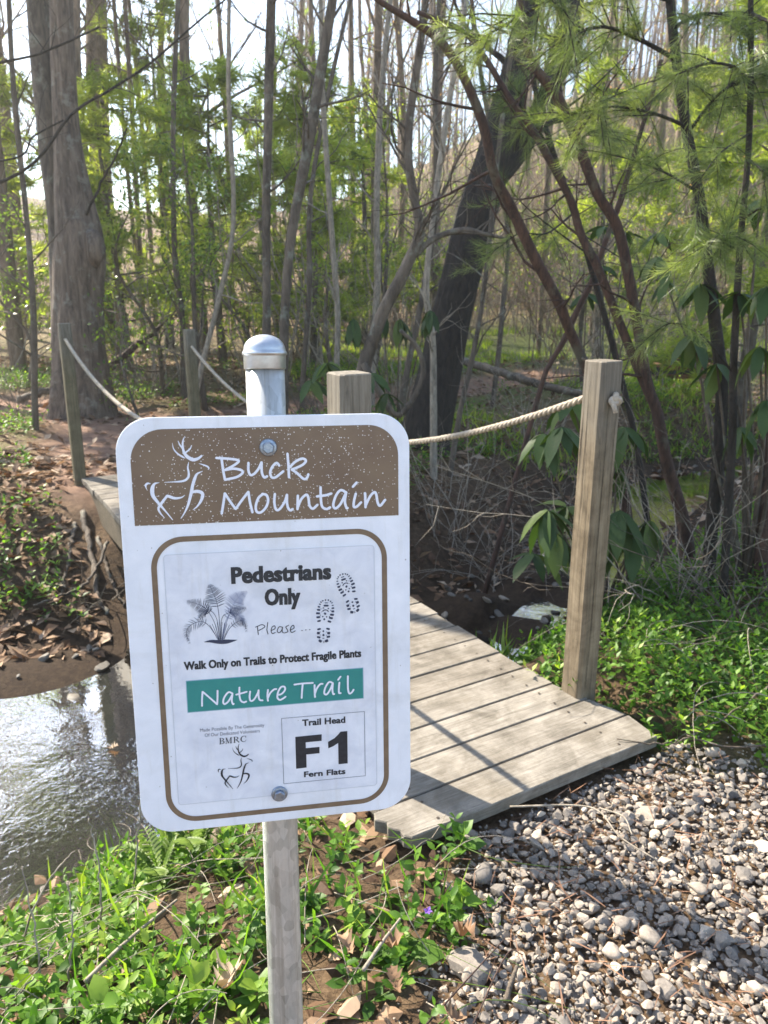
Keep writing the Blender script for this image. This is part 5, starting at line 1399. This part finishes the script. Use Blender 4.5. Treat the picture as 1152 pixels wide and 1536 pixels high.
pine_near('white_pine', 'dark slender pine leaning slightly with long needled boughs at upper right', [(1062, 880, 20), (1068, 780, 20), (1078, 680, 19), (1082, 580, 18), (1071, 475, 17), (1062, 400, 16), (1050, 300, 15), (1031, 200, 14), (1016, 100, 13), (1005, 0, 12), (995, -120, 9), (988, -260, 6)], 3.6,
  [([(1016, 90, 3.6), (960, 60, 3.5), (900, 40, 3.4), (830, 60, 3.3)], .010, 26), ([(1005, 0, 3.6), (930, -20, 3.4), (850, -10, 3.2), (770, 30, 3.1), (720, 60, 3.1)], .010, 28),
   ([(1031, 190, 3.6), (980, 170, 3.5), (920, 160, 3.4), (870, 170, 3.3)], .008, 20), ([(1050, 290, 3.6), (1000, 260, 3.5), (950, 240, 3.3)], .007, 12), ([(1031, 200, 3.6), (1080, 140, 3.4), (1140, 110, 3.3)], .008, 20),
   ([(1062, 400, 3.6), (1080, 370, 3.3), (1100, 350, 3.1), (1085, 365, 2.9)], .006, 10), ([(1010, 40, 3.6), (1060, 20, 3.4), (1120, 30, 3.3)], .008, 18)], 61)
pine_near('white_pine', 'pale thin pine stem at the far right with drooping tufts', [(1086, 860, 13), (1092, 760, 13), (1098, 660, 12), (1100, 560, 11), (1105, 460, 10), (1112, 350, 9), (1122, 240, 8), (1126, 130, 8), (1126, 0, 7), (1126, -120, 5)], 3.3,
  [([(1112, 350, 3.3), (1090, 350, 3.1), (1075, 355, 2.9), (1062, 372, 2.8)], .005, 12), ([(1122, 240, 3.3), (1150, 260, 3.1), (1180, 290, 3.0)], .006, 14), ([(1112, 330, 3.3), (1150, 310, 3.2), (1190, 330, 3.1)], .006, 16),
   ([(1126, 120, 3.3), (1100, 100, 3.1), (1060, 95, 3.0), (1020, 110, 2.9)], .007, 16), ([(1126, 20, 3.3), (1170, 40, 3.1), (1220, 70, 3.0)], .007, 14), ([(1100, 560, 3.3), (1050, 500, 3.2), (1010, 485, 3.2), (985, 495, 3.2)], .005, 10), ([(1124, 200, 3.3), (1080, 230, 3.1), (1050, 270, 3.0)], .005, 10)], 62)
pine_near('white_pine', 'pine with green tufts hanging before the dark forked trunk', [(960, 700, 9), (930, 560, 9), (880, 380, 8), (830, 230, 8), (800, 120, 7), (790, 0, 6), (785, -100, 4)], 4.6,
  [([(830, 230, 4.6), (790, 170, 4.3), (750, 130, 4.2), (720, 140, 4.1)], .007, 16), ([(820, 200, 4.6), (800, 175, 4.3), (770, 185, 4.1)], .007, 14), ([(860, 320, 4.6), (820, 350, 4.3), (780, 350, 4.2), (750, 370, 4.2)], .006, 12), ([(800, 120, 4.6), (840, 90, 4.4), (880, 80, 4.3)], .006, 14),
   ([(870, 350, 4.6), (920, 380, 4.4), (950, 400, 4.3)], .005, 6), ([(840, 260, 4.6), (870, 210, 4.4), (900, 190, 4.4)], .006, 10), ([(880, 380, 4.6), (800, 320, 4.4), (770, 290, 4.3)], .005, 8)], 63)

# rhododendrons with single leaves
leafmesh = []
for q in range(4):
    mb = MB(); T, F_ = leaf_T(0.16 + .01 * q, 0.10, 0.18 + .09 * q, (0.0, 0.15, 0.4, 0.7, 1.0)); mb.add(T, F_, [0.25, 0.5, 0.7, 0.95][q]); leafmesh.append(mb.mesh('rhododendron leaf', M['rhodo'], True))
def rhodo(lab, base, whorls, Y, L=0.15):
    b = on_ground(*base, Y); root = empty('rhododendron', tuple(b)); tag(root, lab, 'shrub', 'rhododendrons along the creek')
    mb = MB()
    for (px, py, yy, n, droop) in whorls:
        c = at(px, py, yy) - b
        mid = np.array([c[0] * .35 + rng.normal(0, .04), c[1] * .5, c[2] * .55])
        tube(mb, catmull([np.zeros(3), mid, c], 14), np.linspace(.011, .004, 14), 6, cap=False)
        for k in range(n):
            a = k * 2 * math.pi / n + rng.uniform(-.25, .25); el = -droop + rng.normal(0, .18)
            d = np.array([[math.cos(a) * math.cos(el), math.sin(a) * math.cos(el), math.sin(el)]])
            Rm = frames(d, roll=rng.normal(0, .3, 1))[0]
            o = bpy.data.objects.new('leaf', random.choice(leafmesh)); link(o, root); s_ = L * rng.uniform(.75, 1.15)
            o.matrix_local = Matrix([[*(Rm[0] * s_), c[0]], [*(Rm[1] * s_), c[1]], [*(Rm[2] * s_), c[2]], [0, 0, 0, 1]])
    mb.build('stems', M['bark_grey'], root, True)
rhodo('rhododendron with big drooping leaves hanging on both sides of the tall post', (905, 880), [(842, 640, 3.3, 8, .7), (815, 650, 3.4, 6, .5), (822, 765, 3.2, 9, .6), (835, 800, 3.3, 7, .9), (905, 800, 3.3, 7, 1.0), (950, 800, 3.35, 7, 1.0), (858, 600, 3.5, 6, .4), (930, 765, 3.3, 9, .95), (890, 770, 3.4, 7, .9), (975, 780, 3.4, 7, .9), (938, 640, 3.6, 6, .7), (925, 700, 3.7, 5, .8), (850, 760, 3.4, 6, .5), (800, 830, 3.6, 5, .5)], 3.7, .20)
rhodo('rhododendron with broad dark leaves high at the right edge', (1120, 860), [(1050, 425, 3.6, 7, .7), (1110, 440, 3.3, 7, .5), (1150, 430, 3.1, 7, .5), (1040, 500, 3.5, 6, .9), (1140, 520, 3.2, 6, .8), (1075, 545, 3.4, 5, .8), (1150, 600, 3.2, 6, .7), (985, 385, 4.0, 5, .4), (1140, 300, 3.6, 5, .4), (1110, 640, 3.4, 5, .9)], 3.6, .17)
rhodo('small rhododendron with hanging leaves beside the dark forked trunk', (600, 600), [(600, 478, 5.6, 7, 1.1), (645, 465, 5.6, 7, 1.1), (530, 478, 5.6, 6, 1.1), (575, 470, 5.8, 5, 1.0)], 6.0, .19)
rhodo('low rhododendron clump behind the short post', (520, 620), [(490, 545, 5.0, 8, .5), (555, 560, 5.0, 8, .5), (520, 555, 5.2, 7, .6), (580, 590, 5.1, 7, .6), (465, 570, 5.1, 6, .6)], 5.2, .17)
rhodo('distant rhododendron with pale shining leaves behind the arching stems', (900, 560), [(905, 340, 6.0, 6, .3), (940, 350, 6.0, 6, .3), (900, 400, 6.0, 6, .4), (985, 350, 6.0, 5, .4), (880, 440, 6.2, 6, .5), (1000, 420, 6.0, 6, .6)], 6.6, .2)

# bare brush: thin pale arching twigs
def brush(lab, px, py, Y, n, h, spread, seed, mat='bark_pale', r0=.0035):
    b = on_ground(px, py, Y); root = empty('bare_shrub', tuple(b)); tag(root, lab, 'shrub', 'leafless shrubs along the creek'); rg = np.random.default_rng(seed); mb = MB()
    for k in range(n):
        a = rg.uniform(0, 6.28); s = rg.uniform(.2, 1) * spread; o = np.array([rg.normal(0, .12), rg.normal(0, .12), 0]); m = 12
        d = norm(np.array([math.cos(a) * s, math.sin(a) * s, 1.0])); C = [o]; L = h * rg.uniform(.5, 1.2)
        for i in range(m - 1):
            d = norm(d + rg.normal(0, .13, 3) + np.array([math.cos(a) * .05, math.sin(a) * .05, -.05 * s])); C.append(C[-1] + d * L / (m - 1))
        C = np.array(C); Rd = np.linspace(r0 * rg.uniform(.7, 1.3), .001, m); tube(mb, C, Rd, 4, cap=False); twig_sub(mb, C, Rd, rg, 6, h * .3, .1, 0, 3, .3, .5, 1.0)
    mb.build('twigs', M[mat], root, True)
for k, a in enumerate((('tangle of pale dead twigs hanging right of the tall post', 1050, 700, 3.3, 20, 1.3, 1.0, 'bark_pale'), ('grey twiggy shrub at the right edge over the bank', 1145, 760, 3.0, 26, 1.2, 1.0, 'bark_grey'),
    ('fine bare shrub between the rope and the dark forked tree', 680, 700, 5.6, 18, 1.5, .8, 'bark_pale'), ('bare twigs sticking up from the dark bank left of the tall post', 740, 760, 5.2, 22, 1.0, 1.1, 'bark_pale'), ('leafless shrub behind the short post', 470, 560, 7.5, 26, 1.8, .7, 'bark_grey'),
    ('bare shrub on the clearing behind the arching stems', 800, 560, 8.0, 30, 2.0, .8, 'bark_pale'), ('thin brush standing at the right behind the bench', 1130, 560, 10.5, 30, 2.3, .7, 'bark_pale'), ('low brush beside the far trail at the left edge', 20, 560, 8.2, 26, 1.6, .8, 'bark_grey'),
    ('scrubby twigs between the two far posts', 220, 545, 9.5, 24, 1.8, .8, 'bark_grey'), ('brushy twigs beyond the metal cap', 350, 545, 10.5, 26, 2.2, .8, 'bark_grey'), ('tall pale brush beyond the dark forked tree', 850, 500, 11, 34, 3.0, .6, 'bark_pale'), ('pale brush on the left of the dark forked tree', 600, 520, 10, 34, 3.0, .6, 'bark_pale'),
    ('bare arching twigs low over the creek upstream', 880, 760, 5.5, 22, 1.0, 1.3, 'bark_pale'), ('roots and twigs hanging down the dark left bank', 150, 880, 4.6, 14, .5, 1.4, 'bark_grey'))):
    brush(a[0], a[1], a[2], a[3], a[4], a[5], a[6], 200 + k, a[7])

# leafy saplings and blurred green shrubs in the middle distance
def leafy(name, lab, px, Y, h, wd, nleaf, lsz, mat, seed, cat='shrub', grp='leafy green shrubs in the middle distance', tmpl=None, nb=9, zlo=.15):
    b = on_ground(px, 500, Y); root = empty(name, tuple(b)); tag(root, lab, cat, grp); rg = np.random.default_rng(seed); mb = MB(); lv = []
    P = catmull([(0, 0, 0), (rg.normal(0, .1), rg.normal(0, .1), h * .35), (rg.normal(0, .2), rg.normal(0, .2), h * .7), (rg.normal(0, .25), rg.normal(0, .2), h)], 16); Rd = np.linspace(.012 * h + .006, .006, 16)
    tube(mb, P, Rd, 8, rough=.05); twig_sub(mb, P, Rd, rg, nb, wd, .15, 1, 4, zlo, .45, 1.0, lv); mb.build('trunk', M['bark_grey'], root, True)
    pts = np.concatenate(lv); n = int(nleaf * .55); k = rg.integers(0, len(pts), n)
    pp = pts[k] + rg.normal(0, .06 + .02 * wd, (n, 3)); ax = norm(rg.normal(size=(n, 3)) + np.array([0, 0, -.1]))
    lb = MB(); bake(lb, *(tmpl or LEAF_S), frames(ax, roll=rg.uniform(-1, 1, n)), pp, rg.uniform(.7, 1.3, n) * lsz, np.clip(rg.random(n), 0, 1)); lb.build('crown', M[mat], root, True)
for k, a in enumerate(((300, 9.0, 2.9, 1.1, 2600, .055, 'holly', 'bushy green holly with glinting leaves behind the far posts'), (235, 9.8, 2.4, 1.0, 1800, .055, 'holly', 'green holly shrub right of the large left tree'), (375, 10.2, 2.2, .9, 1500, .055, 'bright_leaf', 'yellow green leafy shrub left of the cap'),
    (200, 8.4, 1.1, .6, 800, .05, 'holly', 'low dark leafy shrub at the foot of the large tree'), (500, 11.0, 2.6, 1.2, 1600, .06, 'bright_leaf', 'bright leafy sapling above the short post'), (560, 12, 3.4, 1.4, 1500, .06, 'bright_leaf', 'light green sapling left of the dark trunk'),
    (880, 10.5, 2.4, 1.2, 1000, .05, 'bright_leaf', 'sparse spring leaved sapling behind the arching stems'), (945, 12.5, 2.2, 1.1, 900, .05, 'bright_leaf', 'sparse sapling with new leaves behind the bench'), (30, 10.5, 2.0, 1.1, 1200, .06, 'holly', 'green shrub at the far left behind the trail'), (690, 11.5, 2.4, 1.2, 1100, .055, 'bright_leaf', 'new leaved shrub behind the dark forked trunk'))):
    leafy('leafy_shrub', a[7], a[0], a[1], a[2], a[3], a[4], a[5], a[6], 300 + k)
# far pines: soft green masses
def far_pine(lab, px, Y, h, wd, n, seed, zlo=.12):
    b = on_ground(px, 450, Y); root = empty('background_pine', tuple(b)); tag(root, lab, 'pine tree', 'young pines in the middle distance'); rg = np.random.default_rng(seed); mb = MB()
    P = catmull([(0, 0, 0), (rg.normal(0, .1), 0, h * .5), (rg.normal(0, .1), 0, h)], 14); tube(mb, P, np.linspace(.014 * h + .02, .01, 14), 8); TP, TD = [], []
    for q in range(n):
        t = zlo + (1 - zlo) * (q + rg.random()) / n; a = rg.uniform(0, 6.28); L = wd * (1.1 - .75 * t) * rg.uniform(.6, 1.1); o = np.array([0, 0, h * t]); d = np.array([math.cos(a), math.sin(a), .12])
        C = np.array([o, o + d * L * .5, o + d * L + np.array([0, 0, -.05 * L])]); tube(mb, C, [.018, .012, .005], 4, cap=False)
        for f in np.linspace(.35, 1, 5):
            for s in range(3): TP.append(o + d * L * f + rg.normal(0, .13, 3)); TD.append(d + rg.normal(0, .6, 3))
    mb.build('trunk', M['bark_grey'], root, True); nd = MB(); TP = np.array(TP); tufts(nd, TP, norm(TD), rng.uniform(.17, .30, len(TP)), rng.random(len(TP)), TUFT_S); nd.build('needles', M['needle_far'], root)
for k, a in enumerate(((185, 12.5, 4.2, 1.7, 26, 'soft green pine right of the large left tree'), (330, 14, 4.8, 2.0, 30, 'broad pale green pine behind the holly'), (470, 13, 4.6, 1.8, 28, 'sunlit young pine above and right of the metal cap'), (250, 17, 6.5, 2.2, 30, 'taller young pine farther back on the left'),
    (545, 16, 4.8, 2.0, 26, 'pale pine behind the crooked sapling'), (20, 14, 5.0, 2.0, 26, 'hazy green pine at the left edge'), (1015, 16, 5.5, 2.0, 26, 'yellow green pine behind the right pines'), (1130, 10, 5.5, 2.0, 26, 'bright pine at the right edge behind the thin stem'), (900, 15, 5, 2, 22, 'small pine in the sun behind the arching stems'), (400, 20, 5.5, 2.2, 26, 'distant pine between the two slim saplings'))):
    far_pine(a[5], a[0], a[1], a[2], a[3], a[4], 400 + k)

# ------------------------------------------------------------------ background woods: bare trees
variants = []
for q in range(8):
    rg = np.random.default_rng(700 + q); h = rg.uniform(13, 19); r_ = rg.uniform(.05, .15)
    P = catmull([(0, 0, -.3), (rg.normal(0, .15), rg.normal(0, .15), h * .3), (rg.normal(0, .4), rg.normal(0, .4), h * .65), (rg.normal(0, .8), rg.normal(0, .8), h)], 22); Rd = np.linspace(r_, .03, 22)
    mb = MB(); tube(mb, P, Rd, 10, rough=.07, seed=q); trunk = mb.mesh('bare tree trunk', M['bark_far'], True)
    mb = MB(); lv = []; twig_sub(mb, P, Rd, rg, 16, 3.0, .45, 2 if q % 2 else 1, 4, .22, .35, .9, lv); br_ = mb.mesh('bare tree branches', M['bark_far'], True)
    pts = np.concatenate(lv); n = 900; k = rg.integers(0, len(pts), n)
    mb = MB(); bake(mb, *LEAF_S, frames(norm(rg.normal(size=(n, 3)))), pts[k] + rg.normal(0, .12, (n, 3)), rg.uniform(.06, .14, n), rg.random(n))
    lf = mb.mesh('sparse spring leaves', M['bright_leaf' if q % 3 else 'peach'], True)
    variants.append((trunk, br_, lf, q))
def far_tree(x, y, s, rz, v, leaves, lab, grp='bare trees of the hillside woods'):
    root = empty('bare_tree', (x, y, Hs(x, y)), rz); root.scale = (s, s, s); tag(root, lab, 'tree', grp)
    link(bpy.data.objects.new('trunk', v[0]), root); link(bpy.data.objects.new('branches', v[1]), root)
    if leaves: link(bpy.data.objects.new('crown', v[2]), root)
rt = random.Random(12)
# nearer ones that can be told apart
for a in ((208, 16, .8, 'straight grey tree between the large tree and the holly'), (345, 21, 1.15, 'thick straight tree high behind the slim sapling'), (275, 18, .9, 'bare tree above the far right post'), (530, 17, .9, 'bare tree between the leaning sapling and the crooked stem'), (590, 19, .9, 'upright tree behind the crooked sapling'), (655, 15, .8, 'pale trunk left of the dark forked tree'),
          (8, 22, .9, 'bare tree at the upper left corner'), (480, 24, 1.2, 'broad double tree seen past the leaning sapling'), (895, 17, .9, 'brown trunk behind the arching stems'), (970, 20, 1.0, 'upright brown trunk left of the slender pine'), (1090, 16, .9, 'brown trunk behind the right pines'), (820, 22, 1.0, 'straight trunk behind the fork of the dark tree')):
    x = at(a[0], 400, a[1])[0]; far_tree(x, a[1], a[2], rt.uniform(0, 6.28), rt.choice(variants), rt.random() < .5, a[3])
for q_, (ang, y, lab) in enumerate(((-.62, 11, 'bare tree past the left border near the trail'), (-.47, 12.5, 'slim bare tree left of the large twin tree'), (-.52, 15, 'bare tree far left behind the trail bend'), (-.34, 13.5, 'bare tree just right of the large twin tree'), (-.40, 16.5, 'bare tree behind the large twin tree'), (-.58, 18, 'bare tree deep at the far left'), (-.29, 19, 'bare tree rising behind the holly'), (-.70, 14, 'bare tree far out left of the trail'), (-.23, 15.5, 'bare tree behind the far right post'), (-.45, 20, 'tall bare tree deep on the left'))):
    far_tree(ang * y, y, rt.uniform(.8, 1.05), rt.uniform(0, 6.28), variants[(1, 3, 5, 7)[q_ % 4]], False, lab)
used = []
cnt = 0
while cnt < 90:
    y = 15 + 75 * rt.random() ** 1.15; x = (rt.random() * 2 - 1) * (0.62 * y + 3)
    if any((x - a) ** 2 + (y - b) ** 2 < 1.5 for a, b in used): continue
    ang = x / y
    if -0.40 < ang < 0.02 and rt.random() < 0.35: continue      # the thinner gap where the sky shows
    used.append((x, y)); cnt += 1
    v = rt.choice(variants)
    if ang < -0.12 and rt.random() < .65: used.pop(); cnt -= 1; continue
    if ang < -0.22 and rt.random() < .5: v = variants[rt.choice((0, 3, 6))]
    far_tree(x, y, rt.uniform(.75, 1.2), rt.uniform(0, 6.28), v, rt.random() < .65, 'slim grey brown tree among the crowd on the wooded hillside')
for q_ in range(110):
    y = rt.uniform(34, 92); x = y * rt.uniform(-.12, .60)
    far_tree(x, y, rt.uniform(.7, 1.1), rt.uniform(0, 6.28), rt.choice(variants), rt.random() < .5, 'slim grey brown tree among the crowd on the wooded hillside')
# tall pines added so crowns above the frame darken the creek's reflection
rg = np.random.default_rng(55); hp = 17.0; P = catmull([(0, 0, -.3), (.1, 0, hp * .5), (-.1, .1, hp)], 20); mb = MB(); tube(mb, P, np.linspace(.15, .03, 20), 12, rough=.06); TP, TD = [], []
for q in range(95):
    t = .50 + .5 * (q + rg.random()) / 95; a = rg.uniform(0, 6.28); L = 3.0 * (1.15 - .85 * t) * rg.uniform(.6, 1.15); o = np.array([0, 0, hp * t]); d = np.array([math.cos(a), math.sin(a), .18])
    tube(mb, np.array([o, o + d * L * .5, o + d * L - [0, 0, .06 * L]]), [.03, .02, .008], 4, cap=False)
    for f in np.linspace(.3, 1, 6):
        for s_ in range(3): TP.append(o + d * L * f + rg.normal(0, .22, 3)); TD.append(d + rg.normal(0, .6, 3))
TP = np.array(TP); nd = MB(); tufts(nd, TP, norm(TD), rng.uniform(.3, .5, len(TP)), rng.random(len(TP)), TUFT_S)
pv_ = (mb.mesh('tall pine trunk', M['bark_far'], True), nd.mesh('tall pine needles', M['needle']))
for k, (px, Y, sc_, lab) in enumerate(((30, 18, 1.05, 'tall pine added behind the large tree to darken the creek'), (-130, 14, 1.0, 'unseen tall pine added just past the left border to darken the creek'), (-260, 12.5, .95, 'unseen tall pine added well past the left border to darken the creek'))):
    x = at(px, 400, Y)[0]; root = empty('added_tall_pine', (x, Y, Hs(x, Y)), k * 1.3); root.scale = (sc_,) * 3; tag(root, lab, 'pine tree', 'tall pines added to darken the creek reflection')
    link(bpy.data.objects.new('trunk', pv_[0]), root); link(bpy.data.objects.new('needles', pv_[1]), root)
# undergrowth brush through the woods
bvar = []
for q in range(6):
    rg = np.random.default_rng(900 + q); mb = MB()
    for k in range(16):
        a = rg.uniform(0, 6.28); s_ = rg.uniform(.1, .6); m = 8; o = np.array([rg.normal(0, .3), rg.normal(0, .3), -.1]); d = norm(np.array([math.cos(a) * s_, math.sin(a) * s_, 1.0])); L = rg.uniform(1.5, 4.2); C = [o]
        for i in range(m - 1): d = norm(d + rg.normal(0, .12, 3)); C.append(C[-1] + d * L / (m - 1))
        C = np.array(C); Rd = np.linspace(.014, .003, m); tube(mb, C, Rd, 4, cap=False); twig_sub(mb, C, Rd, rg, 7, 1.0, .2, 0, 3, .2, .5, 1.0)
    tw = mb.mesh('brush twigs', M['bark_far' if q % 2 else 'bark_pale'], True)
    mb = MB(); n = 260; bake(mb, *LEAF_S, frames(norm(rg.normal(size=(n, 3)))), rg.normal(0, 1, (n, 3)) * [.8, .8, .8] + [0, 0, 1.8], rg.uniform(.04, .09, n), rg.random(n))
    bvar.append((tw, mb.mesh('brush leaves', M['bright_leaf' if q != 3 else 'peach'], True)))
cnt = 0
while cnt < 140:
    y = 10.5 + 60 * rt.random() ** 1.2; x = (rt.random() * 2 - 1) * (0.6 * y + 1)
    if float(path_mask(np.array([x]), np.array([y]))[0]) > .2 or float(stream(np.array([x]), np.array([y]))[0][0]) < .9: continue
    if y < 14 and 0.0 < x / y < 0.4 and rt.random() < .5: continue
    if x / y < -0.1 and rt.random() < .6: continue
    cnt += 1; v = rt.choice(bvar); root = empty('woodland_brush', (x, y, Hs(x, y)), rt.uniform(0, 6.28)); s_ = rt.uniform(.6, 1.3); root.scale = (s_, s_, s_)
    tag(root, 'thin leafless brush growing between the trees of the wooded slope', 'shrub', 'brush between the trees of the wooded slope')
    link(bpy.data.objects.new('twigs', v[0]), root)
    if rt.random() < .9: link(bpy.data.objects.new('leaves', v[1]), root)
for q_ in range(110):
    y = 17 + 40 * rt.random(); x = y * rt.uniform(-.02, .42); v = rt.choice(bvar); root = empty('woodland_brush', (x, y, Hs(x, y)), rt.uniform(0, 6.28)); s_ = rt.uniform(.8, 1.6); root.scale = (s_, s_, s_)
    tag(root, 'thin leafless brush growing between the trees of the wooded slope', 'shrub', 'brush between the trees of the wooded slope')
    link(bpy.data.objects.new('twigs', v[0]), root)
    if rt.random() < .8: link(bpy.data.objects.new('leaves', v[1]), root)
# tree at the left border whose limbs reach into the view
r9, _, _ = hero('bare_tree', 'bare tree at the left border with long limbs reaching into the view', 'tree', [(-233, 740, 26), (-225, 500, 24), (-210, 250, 22), (-200, 60, 20), (-190, -150, 19), (-180, -500, 17), (-165, -1000, 14), (-150, -1900, 9)], 5.6, M['bark_grey'], None, 14, 40, .08, dict(n=5, ln=1.0, depth=1, start=.6, rr=.3), seed=77)
for q, pl in enumerate(([(-215, 330, 9), (20, 265, 4.5), (107, 172, 4), (165, 135, 3.5), (225, 95, 3), (300, 30, 2.5), (350, -10, 2)], [(-215, 130, 8), (20, 90, 3.5), (80, 72, 3), (150, 40, 2.5)], [(-215, 250, 8), (10, 240, 3), (50, 205, 2.5), (95, 180, 2)])):
    extra_branch(r9, pl, 5.6, M['bark_dark'], 6, 40, .05, 0.1, dict(n=6, ln=.5, depth=0, start=.45, rr=.4), 80 + q)
stick('dead_branch', [at(130, 322, 8.3), at(150, 280, 8.2), at(170, 240, 8.1), at(190, 192, 8.0)], .016, .007, M['bark_dark'], 'dark broken branch poking up from the large left tree', 'branch', None, 7, 20, .006)

# ------------------------------------------------------------------ fallen logs, bench, bank roots
stick('fallen_log', [at(690, 540, 9.0), at(760, 562, 8.6), at(830, 582, 8.2), at(880, 592, 8.0)], .045, .04, M['bark_grey'], 'fallen log lying behind the tall post', 'log', None, 14, 40, 0.004)
stick('fallen_log', [on_ground(20, 560, 9.5) + [0, 0, .15], on_ground(130, 560, 10) + [0, 0, .2], on_ground(190, 560, 10.3) + [0, 0, .5]], .05, .03, M['bark_grey'], 'grey dead branch lying behind the large left tree', 'log', None, 10, 30, .01)
stick('fallen_log', [on_ground(165, 560, 9.3) + [0, 0, .5], on_ground(210, 500, 9.6) + [0, 0, .75], on_ground(245, 500, 9.8) + [0, 0, .95]], .05, .02, M['bark_red'], 'broken branch sticking out right of the large tree foot', 'log', None, 10, 24, .01)
bc = on_ground(1020, 600, 11.5); bench = empty('park_bench', (bc[0], bc[1], bc[2] + .05), 0.1); tag(bench, 'reddish brown bench half hidden by twigs behind the right thicket', 'bench')
def box(name, mat, c, s, parent):
    v, fs = slab([(c[0] - s[0] / 2, c[1] - s[1] / 2), (c[0] + s[0] / 2, c[1] - s[1] / 2), (c[0] + s[0] / 2, c[1] + s[1] / 2), (c[0] - s[0] / 2, c[1] + s[1] / 2)], c[2] - s[2] / 2, c[2] + s[2] / 2, .003)
    mb = MB(); mb.add(v, fs); return mb.build(name, mat, parent)
gz0 = bench.location.z
zt = at(1020, 537, 11.5)[2] - gz0; zb = at(1020, 570, 11.5)[2] - gz0; zs0 = at(1020, 585, 11.5)[2] - gz0
wbn = px2m(112, 11.5)
box('backrest', M['bench'], (0, .16, (zt + zb) / 2), (wbn, .035, zt - zb), bench)
box('seat', M['bench'], (0, -.05, max(zs0 - 0.04, .3)), (wbn * 1.15, .34, .04), bench)
box('seat_rail', M['bark_dark'], (0, -.2, max(zs0 - 0.15, .2)), (wbn * 1.15, .04, .05), bench)
for s in (-1, 1):
    box('leg', M['bark_dark'], (s * wbn * .42, -.18, max(zs0 - .06, .28) / 2 - .1), (.07, .07, max(zs0 - .06, .28) + .2), bench)
    box('leg', M['bark_dark'], (s * wbn * .42, .205, zt / 2 - .1), (.07, .05, zt + .1), bench)
# stump and roots on the eroded bank under the bridge's left end
for k, (pp, r0, r1, lab) in enumerate((([(128, 800, 5.2), (140, 860, 4.9), (150, 930, 4.55), (168, 985, 4.4)], .022, .012, 'thick dead root dropping down the left bank beside the sign'), ([(118, 830, 5.1), (112, 900, 4.8), (100, 960, 4.5)], .016, .009, 'pale weathered root left of the thick dead root'),
        ([(150, 830, 5.0), (170, 900, 4.7), (190, 950, 4.5)], .014, .007, 'thin root beside the sign under the deck end'), ([(160, 790, 4.9), (135, 870, 4.6), (90, 930, 4.4), (60, 975, 4.3)], .012, .006, 'long pale twig slanting across the dark left bank'))):
    P_ = [];
    for px, py, Y in pp:
        q_ = at(px, py, Y); q_[2] = Hs(q_[0], q_[1]) + r0 * .6 + (.05 if k == 3 else 0); P_.append(q_)
    stick('bank_root', P_, r0, r1, M['bark_grey'], lab, 'root', 'roots on the eroded left bank', 10, 30, .006)

# ------------------------------------------------------------------ haze volume added to imitate lens veil over the woods
m = bpy.data.materials.new('veil haze'); m.use_nodes = True; nt = m.node_tree; nt.nodes.clear()
out = nt.nodes.new('ShaderNodeOutputMaterial'); pv = nt.nodes.new('ShaderNodeVolumePrincipled')
pv.inputs['Color'].default_value = (1.0, 0.97, 0.90, 1); pv.inputs['Density'].default_value = HAZE; pv.inputs['Anisotropy'].default_value = 0.6
nt.links.new(pv.outputs[0], out.inputs['Volume'])
mb = MB(); a, b, c, d, e, f = -160, 160, -45, 180, -4, 48
mb.add([(a, c, e), (b, c, e), (b, d, e), (a, d, e), (a, c, f), (b, c, f), (b, d, f), (a, d, f)], [np.array([(0, 3, 2, 1), (4, 5, 6, 7), (0, 1, 5, 4), (1, 2, 6, 5), (2, 3, 7, 6), (3, 0, 4, 7)])])
hz = mb.build('haze', m); tag(hz, 'thin haze added to veil and brighten the woods', 'haze', None, 'stuff')
